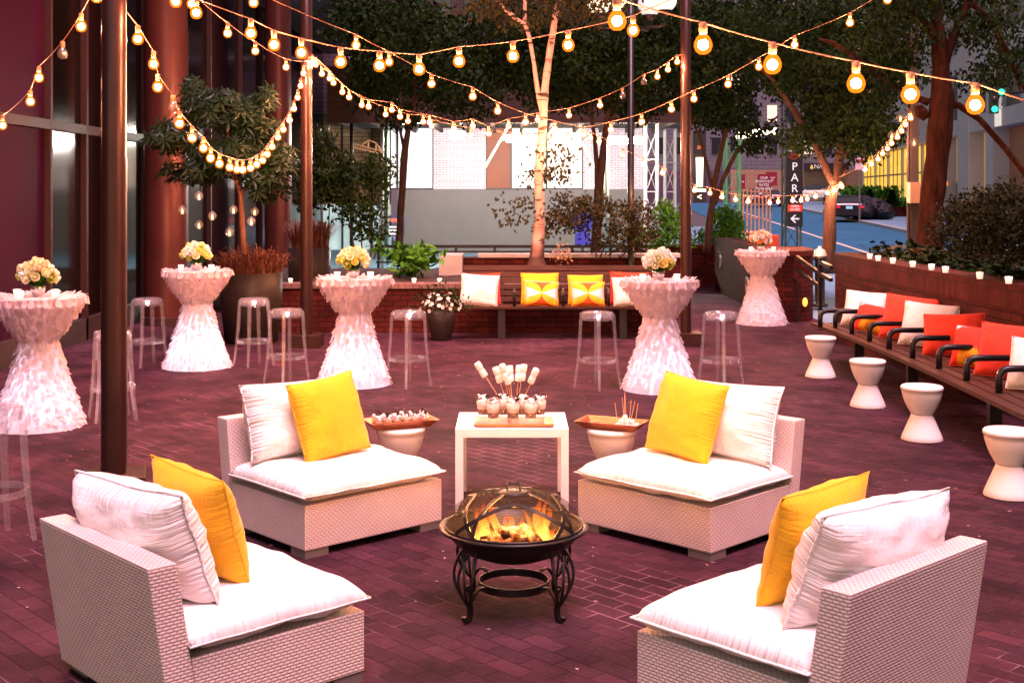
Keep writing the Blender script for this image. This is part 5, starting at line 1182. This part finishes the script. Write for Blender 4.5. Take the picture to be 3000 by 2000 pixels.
for i, (px, py, w, h, tx, Y) in enumerate(((2238, 537, .85, 1.25, 'OUR\nMONTHLY\nRATES\nAVAILABLE', 84), (2260, 524, .8, .95, 'Special\n6.75', 88), (2172, 533, .5, 1.0, '$ 14', 84))):
    t = thing('red_price_sign', 'dark red lettered price sign on a stand, %s' % ('in front of the tan shop wall', 'upper one behind the first', 'leftmost beside the green tower')[i], 'sign', (X(px, Y), Y, Z(py, Y)), 0, 'red price signs of the car park')
    MB().box((0, 0, 0), (w, .06, h)).build('panel', M('maroon', (.22, .012, .03), .5, emis=((.6, .02, .06), .12)), t); text('lettering', tx, h / 5.2, whites, t, (0, -.04, 0), (R(90), 0, 0))
    MB().tube([(0, .06, -h / 2), (0, .06, -Z(py, Y) + .6)], .04, 6).build('stand', blackp, t)
t = thing('blue_phone_sign', 'blue sign with white digits half hidden by the brown shrub', 'sign', (X(1707, 29), 29, Z(650, 29)))
MB().lathe([(0, -.02), (.26, -.02), (.26, .02), (0, .02)], 24).build('disc', M('sign_blue', (.03, .06, .45), .4, emis=((.05, .1, .9), .3)), t, rot=(R(90), 0, 0))
text('lettering', '212', .13, whites, t, (0, -.03, .03), (R(90), 0, 0)); MB().box((0, .0, -.40), (.36, .05, .3)).build('lower_panel', M('sign_blue', ()), t); MB().tube([(0, .05, -.2), (0, .05, -1.9)], .03, 6).build('stand', greym, t)
# lamp post with four globes
lp = thing('lamp_post', 'tall black lamp post with four white globes at its top', 'lamp post', (X(1848, 20), 20, .5))
MB().lathe([(.08, 0), (.08, .4), (.055, .45), (.05, 5.4), (0, 5.4)], 16).build('pole', blackm, lp, smooth=True)
glb = M('globe_glass', (.85, .8, .72), .3, emis=((1, .86, .62), 1.15)); glb2 = M('globe_glass_dim', (.75, .75, .85), .25, emis=((.8, .8, 1), .4))
for i, (px, py, dy) in enumerate(((1755, 10, .25), (1802, -6, -.25), (1903, 15, .25), (1947, 0, -.25))):
    p = P(px, py, 20 + dy) - Vector((X(1848, 20), 20, .5))
    g = MB().ball((0, 0, 0), .195, 24, 14).build('globe', glb2 if i == 2 else glb, lp, smooth=True, loc=p)
    MB().lathe([(.05, -.26), (.09, -.22), (.115, -.165), (0, -.16)], 16).build('collar', blackm, g, smooth=True)
    MB().tube([(0, 0, p.z - .42), (p.x * .85, p.y * .85, p.z - .42), (p.x, p.y, p.z - .40), (p.x, p.y, p.z - .25)], .024, 8).build('arm', blackm, lp, smooth=True)

# ------------------------------------------------------------------ street, cars and right-hand buildings
SL = .0105
def gz(y): return -.30 + SL * y
def sheet(name, pts, mat, dz=0):
    return kind(MB().add([(x, y, gz(y) + dz) for x, y in pts], [tuple(range(len(pts)))]).build(name, mat, None), 'structure')
asph = M('dusk_blue_asphalt', (.022, .11, .20), .7, spec=.15, var=(.6, .8, 1.2), bump=(40, .4, .006))  # blue of the dusk sky light is put into the road colour
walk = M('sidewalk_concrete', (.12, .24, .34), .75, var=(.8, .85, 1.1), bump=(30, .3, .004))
sheet('ground', [(-300, -60), (300, -60), (300, 600), (-300, 600)], M('ground_asphalt', (.05, .05, .055), .8, var=(.3, .8, 1.2)), -.03)
def xl(y): return 4.6 + .095 * y
def xr(y): return 10.3 + .122 * y
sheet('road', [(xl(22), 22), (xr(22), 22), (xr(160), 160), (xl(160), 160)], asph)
sheet('lane_line', [(6.9 + .105 * 28, 28), (7.05 + .105 * 28, 28), (7.05 + .105 * 110, 110), (6.9 + .105 * 110, 110)], M('lane_paint', (.7, .62, .5), .6, var=(3, .6, 1.1)), .004)
k = MB()
n0 = [(xr(y), y) for y in range(20, 161, 10)]
for i in range(len(n0) - 1):
    (x0, y0), (x1, y1) = n0[i], n0[i + 1]; k.add([(x0, y0, gz(y0)), (x1, y1, gz(y1)), (x1, y1, gz(y1) + .14), (x0, y0, gz(y0) + .14), (x0 + .18, y0, gz(y0) + .14), (x1 + .18, y1, gz(y1) + .14)], [(0, 3, 2, 1), (3, 4, 5, 2)])
kind(k.build('kerb', concrete, None), 'structure')
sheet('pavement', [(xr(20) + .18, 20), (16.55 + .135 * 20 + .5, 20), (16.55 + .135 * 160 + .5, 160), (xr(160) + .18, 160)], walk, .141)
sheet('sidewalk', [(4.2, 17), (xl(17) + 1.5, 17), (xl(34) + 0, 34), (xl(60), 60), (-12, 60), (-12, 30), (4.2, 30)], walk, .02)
pav = kind(MB().box2((-5.70, -4, -.4), (4.75, 20.2, 0)).build('patio_paving', MBRICK('brick_pavers', (.053, .019, .030), (.029, .0115, .020), (.020, .008, .012), .205, .102, .0038, rough=.78, rot=-R(133), coord='Object', bumpd=.005, joint2=(.20, .11, .135), grime=(1.6, .42, 1.6), spec=.08), None), 'structure')
kind(MB().box2((-5.70, 20.2, -.4), (4.75, 27.5, 0)).build('patio_paving_far', MATS['brick_pavers'], None), 'structure')
def car(label, loc, rz, paint, sd=0):
    t = thing('parked_car', label, 'car', loc, rz)      # nose along +y, tail at y=0
    pm = M('car_paint_' + paint[0], paint[1], .22, metal=.3, spec=.6); gl = M('car_glass', (.03, .035, .04), .08, spec=.8)
    secs = [(0, .70, .42, .92), (.06, .82, .30, 1.0), (.5, .88, .26, 1.03), (1.2, .90, .24, .98), (2.6, .90, .24, .96), (3.6, .89, .24, .92), (4.3, .82, .28, .80), (4.6, .66, .36, .66)]
    s = MB(); vs = []; n = 10
    for (y, hw, zb, zt) in secs:
        for (fx, fz) in ((-1, .15), (-1, .62), (-.96, .86), (-.82, 1), (0, 1.03), (.82, 1), (.96, .86), (1, .62), (1, .15), (0, 0)): vs.append((fx * hw, y, zb + (zt - zb) * fz))
    fs = [(a * n + j, a * n + (j + 1) % n, a * n + n + (j + 1) % n, a * n + n + j) for a in range(len(secs) - 1) for j in range(n)] + [tuple(range(n - 1, -1, -1)), tuple((len(secs) - 1) * n + j for j in range(n))]
    s.add(vs, fs).build('body', pm, t, smooth=False, bevel=.02)
    s = MB(); vs = []
    cab = [(.55, .74, .98, .99), (1.0, .70, .97, 1.36), (1.9, .66, .96, 1.43), (2.6, .68, .95, 1.38), (3.35, .76, .92, .95)]
    for (y, hw, zb, zt) in cab:
        for (fx, z) in ((-1.08, zb), (-.86, zt), (.86, zt), (1.08, zb)): vs.append((fx * hw, y, z))
    s.add(vs, [(a * 4 + j, a * 4 + (j + 1) % 4, a * 4 + 4 + (j + 1) % 4, a * 4 + 4 + j) for a in range(4) for j in range(4)] + [(3, 2, 1, 0), (16, 17, 18, 19)]).build('window_glass', gl, t, bevel=.02)
    MB().add([(-.60, .98, 1.372), (.60, .98, 1.372), (.585, 1.9, 1.447), (.59, 2.58, 1.397), (-.59, 2.58, 1.397), (-.585, 1.9, 1.447)], [(0, 1, 2, 5), (5, 2, 3, 4)]).build('roof', pm, t)
    for x in (-1, 1):
        for y in (.85, 3.65):
            w = MB().lathe([(.15, -.09), (.31, -.10), (.325, -.05), (.325, .07), (.31, .10), (.15, .09)], 24).build('wheel', M('tyre', (.02, .02, .02), .8), t, loc=(x * .82, y, .325), rot=(0, R(90), 0), smooth=True)
            MB().lathe([(0, .06), (.20, .085), (.21, .095), (0, .088)] if x > 0 else [(0, -.06), (.20, -.085), (.21, -.095), (0, -.088)], 16).build('rim', M('alloy', (.55, .55, .56), .3, metal=.8), w)
        MB().box((x * .62, .0, .83), (.30, .10, .14)).build('tail_light', M('tail_red', (.4, .01, .02), .25, emis=((1, .02, .06), .5)), t, bevel=.02)
        MB().box((x * .98, 2.75, 1.0), (.16, .10, .12)).build('mirror', pm, t, bevel=.02)
    MB().box((0, -.012, .80), (.34, .03, .16)).build('number_plate', M('plate', (.35, .65, .8), .5, emis=((.4, .8, 1), .3)), t)
    MB().box((0, .01, .44), (1.4, .08, .16)).build('bumper', pm, t, bevel=.03)
    return t
car('black saloon car parked at the kerb beside the rubbish bags', (X(2488, 66), 66, gz(66)), R(-7.5), ('black', (.012, .013, .02)))
car('dark red car behind the construction fence', (X(2200, 100), 100, gz(100)), R(-9), ('maroon', (.12, .012, .015)))
car('dark red car with pale windows left of the parking sign tower', (X(2262, 104), 104, gz(104)), R(-9), ('wine', (.10, .012, .02)))
car('dark grey car behind the first maroon car', (X(2215, 118), 118, gz(118)), R(-9), ('grey', (.05, .05, .06)))
car('dark blue car far up the street right of the parking sign', (X(2385, 128), 118, gz(118)), R(-9), ('navy', (.02, .03, .07)))
car('white car seen side on in front of the tan nail shop', (X(2470, 106), 108, gz(108) + .4), R(80), ('white', (.8, .8, .8)))
bagm = M('black_bin_bag', (.003, .004, .008), .22, bump=(5, 1.0, .12), spec=.35)
for i, (px, py, r_, Y) in enumerate(((2528, 625, .62, 66.5), (2560, 622, .7, 67), (2585, 634, .55, 66.5), (2545, 600, .6, 67.5), (2572, 604, .55, 67.5), (2530, 585, .5, 68), (2590, 628, .5, 68))):
    p = P(px, py, Y); zg = gz(Y) + .141
    o = MB().ball((0, 0, 0), 1, 18, 12, sq=(1.05, 1, .9), wob=.28, seed=i + 2).build('rubbish_bag', bagm, None, smooth=True, loc=(p.x, Y, max(p.z - .2, zg + r_ * .72))); o.scale = [r_] * 3
    tag(o, 'shiny black rubbish bag in the pavement pile, %s' % ('left one beside the car', 'big middle one', 'front right one', 'upper left one', 'upper right one', 'topmost one', 'rearmost right one')[i], 'rubbish bag', 'black rubbish bags piled on the pavement')
# construction barrier
cf = thing('construction_fence', 'pale wooden construction fence with an orange barrier foot at the road edge', 'fence', (X(2165, 44), 44, gz(44)))
wd = M('raw_wood', (.62, .36, .20), .7, var=(4, .8, 1.1)); u = Vector((X(2256, 46) - X(2165, 44), 2.0, 0))
for z in (.95, 1.45, 1.9): MB().tube([(0, 0, z), (u.x, u.y, z - .1)], .03, 4).build('rail', wd, cf)
for k in range(9): v = u * (k / 8); MB().box((v.x, v.y, .95), (.06, .06, 1.95)).build('picket', wd, cf)
ob = M('orange_plastic', (.75, .08, .015), .5)
b2 = thing('orange_barrier', 'white and orange striped plastic road barrier before the wooden fence', 'barrier', (X(2200, 42), 42, gz(42)))
MB().box((.0, 0, .28), (1.0, .4, .5)).build('block', M('white_barrier', (.8, .76, .72), .5), b2, bevel=.05); MB().box((.75, .1, .2), (.4, .4, .42)).build('orange_foot', ob, b2, bevel=.05)
for k in range(6): MB().box((-.45 + k * .17, -.205, .35), (.07, .012, .42)).build('stripe', ob, b2)
# traffic lights
for i, (px, py) in enumerate(((2915, 320), (2935, 270))):
    p = P(px, py, 52); t = thing('traffic_light', 'green traffic light far right, %s of two' % ('lower', 'upper')[i], 'traffic light', p, 0, 'traffic lights at the crossing')
    MB().box((0, .14, .45), (.34, .24, 1.25)).build('housing', M('signal_green', (.04, .05, .03), .5), t, bevel=.03)
    for k, m_ in enumerate((MEMIT('green_signal', (.03, 1, .45), 3.0) if i == 0 else MATS['green_signal'], M('dark_lens', (.05, .03, .01), .2), M('dark_lens', ()))):
        MB().lathe([(0, .0), (.13, .0), (.12, .03), (0, .05)], 16).build('lens', m_, t, loc=(0, .02, k * .4), rot=(R(90), 0, 0), smooth=True)
    MB().tube(bez((0, .3, .6), (2.5, .3, .9), (6.5, .3, 1.0), 8), .05, 6).build('mast_arm', blackp, t)
# right street facade
ang = -math.atan(.135)
rb = thing('stone_office_building', 'pale stone and green glass office building numbered 222 with lit entrance panels', 'building', (16.55, 0, 0), ang)
kk = math.sqrt(1 + .135 ** 2)
def yf(px): return 16.55 / ((px - 1500) / F - .135) * kk
stone = M('pale_stone', (.50, .46, .47), .6, var=(.5, .88, 1.06), bump=(8, .2, .01)); ggl = M('green_glass', (.012, .05, .045), .08, spec=.8, var=(.3, .5, 1.5))
lit = M('lit_tan_panel', (.55, .30, .14), .6, emis=((1, .55, .22), .22), var=(.4, .7, 1.1)); brn = M('brown_panel', (.22, .09, .05), .6, emis=((1, .35, .12), .03))
sg = M('shop_glow', (.9, .6, .15), .6, emis=((1, .58, .06), .95), var=(.8, .25, 1.5))
Lz = 5.3
MB().box2((-.5, 52, Lz), (.2, 118, Lz + .9)).build('lintel_band', stone, rb)
MB().box2((.5, -15, -.2), (6, 118, 24)).build('core_wall', stone, rb)  # near stretch is out of view, added to block the bright low sky
edges = [yf(p) for p in (3000, 2941, 2920, 2867, 2834, 2788, 2759, 2700)]
for p0, p1 in ((2941, 2920), (2867, 2834), (2788, 2756)):
    MB().box2((-.55, yf(p0), .3), (.499, yf(p1), 24)).build('column', stone, rb)
for p0, p1, m1 in ((3060, 2942, brn), (2919, 2868, lit), (2833, 2789, lit)):
    y0, y1 = yf(p0) + .02, yf(p1) - .02
    MB().box2((.25, y0, .3), (.48, y1, 2.6)).build('entrance_panel', brn if m1 is not lit or p0 == 2833 else lit, rb); MB().box2((.25, y0, 2.602), (.48, y1, Lz - .02)).build('entrance_panel', m1, rb)
for k in range(4):
    z0 = Lz + .92 + k * 3.9
    for p0, p1 in ((3060, 2942), (2919, 2868), (2833, 2789)): MB().box2((.1, yf(p0) + .02, z0), (.48, yf(p1) - .02, z0 + 2.7)).build('window', ggl, rb)
    MB().box2((-.3, 50, z0 + 2.72), (.47, yf(2756) - .03, z0 + 3.86)).build('spandrel', stone, rb)
for (p0, p1) in ((2752, 2704), (2700, 2645), (2642, 2604), (2600, 2566), (2562, 2530)):
    y0, y1 = yf(p0), yf(p1); w = MB().box2((.05, y0 + .25, 1.2), (.48, y1 - .25, Lz - .1)).build('shop_window', sg, rb)
    MB().box2((-.1, y1 - .22, .3), (.48, y1 + .22, Lz - .02)).build('pier', stone, rb)
    for j in range(1, 3): MB().box2((-.02, y0 + .25 + (y1 - y0 - .5) * j / 3 - .05, 1.2), (.04, y0 + .25 + (y1 - y0 - .5) * j / 3 + .05, Lz - .1)).build('frame', M('shop_frame', (.35, .2, .12), .5), w)
    MB().box2((-.02, y0 + .25, 3.3), (.045, y1 - .25, 3.42)).build('frame', M('shop_frame', ()), w)
text('house_number', '222', 1.35, whites, rb, (-.62, yf(2957), Lz + 1.25), (R(90), 0, R(-90)), ext=.05)
MB().box2((-.62, yf(2965), Lz + .02), (-.52, yf(2951), Lz + .88)).build('square_sign', M('square_lit_sign', (.85, .8, .7), .5, emis=((1, .92, .8), .55)), rb)
# nail shop at the far end
ns = thing('nail_salon', 'tan brick shop with a dark NAIL awning at the street bend', 'building', (0, 122, 0))
Yn = 122
MB().box2((X(2140, Yn), 0, 0), (X(2560, Yn), 3, Z(497, Yn))).build('brick_wall', MBRICK('lit_tan_brick', (.52, .33, .22), (.44, .27, .18), (.25, .15, .1), .5, .2, .02, grime=(.3, .8, 1.1)), ns)
MB().box2((X(2355, Yn), -.9, Z(499, Yn)), (X(2480, Yn), .0 - .01, Z(478, Yn))).build('awning', M('navy_awning', (.03, .02, .04), .6), ns)
text('lettering', 'NAIL', .62, whites, ns, (X(2398, Yn), -.92, Z(489, Yn)), (R(90), 0, 0))
MB().lathe([(0, -.22), (.12, -.16), (.15, -.05), (.10, .08), (0, .27)], 12).build('drop_emblem', M('gold_emblem', (.8, .45, .08), .5, emis=((1, .55, .1), .6)), ns, loc=(X(2371, Yn), -.98, Z(491, Yn)), smooth=True)
MB().box2((X(1900, Yn), 0, 0), (X(2138, Yn), 2, Z(500, Yn))).build('dark_shopfront', M('violet_shopfront', (.10, .06, .12), .5), ns)
hb_ = thing('tower_block', 'bluish grey block with rows of small windows filling the end of the street', 'building', (0, 128, 0))
MB().box2((X(1700, 128), 0, Z(500, 128)), (X(2900, 128), 6, 46)).build('wall', MBRICK('far_wall', (.20, .20, .24), (.17, .17, .21), (.1, .1, .12), 1.2, .4, .03), hb_)
for k in range(8):
    for i in range(22):
        x = X(1760, 128) + i * 1.9; z = Z(480, 128) + 1 + k * 3.3
        MB().box2((x, -.06, z), (x + 1.0, -.01, z + 1.7)).build('window', (wy if (i * 7 + k * 3) % 11 == 0 else ddk), hb_)
# pavement planters, hedges, utility pole and no-parking sign
for i, (p0, p1, y0, Y, lab) in enumerate(((2610, 2740, 606, 72, 'brick pavement planter with a dark topiary cone'), (2470, 2640, 580, 84, 'long brick pavement planter with a clipped hedge in front of the lit shop'))):
    t = thing('pavement_planter', lab, 'planter', (0, Y, 0)); zt = Z(y0, Y)
    MB().box2((X(p0, Y), 0, gz(Y) + .13), (X(p1, Y), 1.2, zt)).build('brick_box', brickm, t)
    s = MB(); r = random.Random(i)
    for q in range(900): leaf(s, Vector((r.uniform(X(p0, Y), X(p1, Y)), r.uniform(0, 1.1), zt + r.uniform(0, .7 if i else .35))), rv(r), rv(r), .3, .2)
    s.build('hedge', leafg, t)
for i, (px, py, top, Y) in enumerate(((2613, 602, 560, 71.5), (2548, 596, 556, 83))):
    b0 = P(px, py, Y); s = MB(); r = random.Random(i + 5); h = (py - top) * Y / F
    for q in range(900):
        f = r.random() ** 1.4; a = r.uniform(0, 6.28); rr = .42 * h * (1 - f) * r.uniform(.8, 1.05); leaf(s, Vector((rr * math.cos(a), rr * math.sin(a), f * h)), Vector((math.cos(a), math.sin(a), .8)), rv(r), .16, .09)
    t = thing('topiary_cone', 'clipped evergreen cone %s' % ('above the brick planter right of the bags', 'behind the bags before the lit shop')[i], 'shrub', b0, 0, 'clipped evergreen cones'); s.build('foliage', leafd, t); MB().tube([(0, 0, -.3), (0, 0, h * .6)], .05, 6).build('stem', barkd, t)
up = thing('utility_pole', 'dark square utility pole with an electrical box left of the big trunk', 'pole', (X(2675, 18.6), 18.6, 0))
MB().box((0, 0, 2.2), (.13, .13, 4.4)).build('pole', M('pole_metal', (.05, .04, .04), .45, metal=.3), up, bevel=.01); MB().tube([(-.085, -.03, .1), (-.085, -.03, 3.6)], .022, 8).build('conduit', M('pole_metal', ()), up)
MB().box((-.0, -.16, Z(565, 18.6)), (.24, .18, .31)).build('electrical_box', M('box_tan', (.28, .17, .10), .5), up, bevel=.01)
np_ = thing('street_sign', 'small white and red no-parking sign on a thin pole by the lit shop', 'sign', (X(2519, 58), 58, gz(58) + .14))
MB().box((0, 0, Z(486, 58) - gz(58)), (.26 * 1.6, .03, .5 * 1.3)).build('panel', M('sign_panel', (.75, .5, .55), .5, emis=((1, .6, .65), .15)), np_); MB().tube([(0, .05, 0), (0, .05, Z(470, 58) - gz(58))], .04, 6).build('pole', greym, np_)
MB().box((0, -.02, Z(481, 58) - gz(58)), (.38, .012, .14)).build('red_band', sred, np_)
# street tube lamps on the far scaffold
for i, (px, py) in enumerate(((2192, 398), (2240, 389))):
    p = P(px, py, 45); o = MB().tube([(-.42, 0, 0), (.42, 0, .06)], .11, 10).build('work_light', MEMIT('work_light_glow', (1, .82, .5), 16) if i == 0 else MATS['work_light_glow'], None, smooth=True, loc=p); tag(o, 'glowing work light above the street, %s of the pair' % ('left', 'right')[i], 'lamp', 'work lights above the street')

# ------------------------------------------------------------------ light, sky, camera
for i, (x, y, e) in enumerate(LAMPS):
    l = bpy.data.lights.new('led_lamp', 'POINT'); l.energy = e / 2 ** EXP * 4; l.color = (.93, .86, 1.0); l.shadow_soft_size = .09
    o = bpy.data.objects.new('led_lamp', l); COL.objects.link(o); o.location = (x, y - .02, .16)
s = MB(); r = random.Random(91)
for i in range(420):
    x, y = r.uniform(-5.2, 4.0), r.uniform(3.6, 18.5)
    a = r.uniform(0, 6.28); leaf(s, Vector((x, y, .004)), Vector((math.cos(a), math.sin(a), r.uniform(0, .25))), Vector((0, 0, 1)), r.uniform(.012, .035), .014)
kind(s.build('fallen_leaves', M('fallen_leaf', (.30, .17, .10), .8, var=(3, 0, 1), col2=(.42, .32, .28)), None), 'stuff')
l = bpy.data.lights.new('fire_glow', 'POINT'); l.energy = FIRE; l.color = (1, .36, .08); l.shadow_soft_size = .10
o = bpy.data.objects.new('fire_glow', l); COL.objects.link(o); o.location = (0, 5.9, .44)
if HAZE:
    hz_ = bpy.data.materials.new('haze_air'); hz_.use_nodes = True; nt = hz_.node_tree; nt.nodes.remove(nt.nodes['Principled BSDF'])
    pv = nd(nt, 'ShaderNodeVolumePrincipled'); pv.inputs['Density'].default_value = HAZE; pv.inputs['Color'].default_value = (.95, .93, .92, 1); pv.inputs['Anisotropy'].default_value = .0
    nt.links.new(pv.outputs[0], nt.nodes['Material Output'].inputs['Volume'])
    kind(MB().box2((-40, -8, -3.5), (48, 175, 60)).build('haze', hz_, None), 'stuff')
w = bpy.data.worlds.new('World'); sc.world = w; w.use_nodes = True; nt = w.node_tree; bg = nt.nodes['Background']
sky = nt.nodes.new('ShaderNodeTexSky'); sky.sky_type = 'NISHITA'; sky.sun_disc = False; sky.sun_elevation = R(SUN_EL); sky.sun_rotation = R(SUN_ROT)
nt.links.new(sky.outputs[0], bg.inputs[0]); bg.inputs[1].default_value = SKY
l = bpy.data.lights.new('sun', 'SUN'); l.energy = SUN; l.angle = R(25); l.color = (1, .52, .62)
o = bpy.data.objects.new('sun', l); COL.objects.link(o); o.rotation_euler = (R(SUNX), 0, R(SUNZ))
cam = bpy.data.cameras.new('camera'); cam.sensor_width = 36; cam.lens = F / 3000 * 36; cam.shift_y = -(1000 - HY) / 3000; cam.clip_end = 2000; cam.clip_start = .05
co = bpy.data.objects.new('camera', cam); COL.objects.link(co); co.location = (0, 0, H); co.rotation_euler = (R(90), 0, 0); sc.camera = co
vs_ = sc.view_settings; vs_.view_transform = 'Standard'; vs_.look = 'None'; vs_.exposure = EXP; vs_.gamma = 1; vs_.use_curve_mapping = False
sc.render.engine = 'CYCLES'; cy = sc.cycles
cy.use_denoising = True; cy.max_bounces = 10; cy.transparent_max_bounces = 24; cy.glossy_bounces = 4; cy.diffuse_bounces = 4; cy.transmission_bounces = 6; cy.caustics_reflective = False; cy.caustics_refractive = False; cy.sample_clamp_indirect = 6; cy.use_light_tree = True
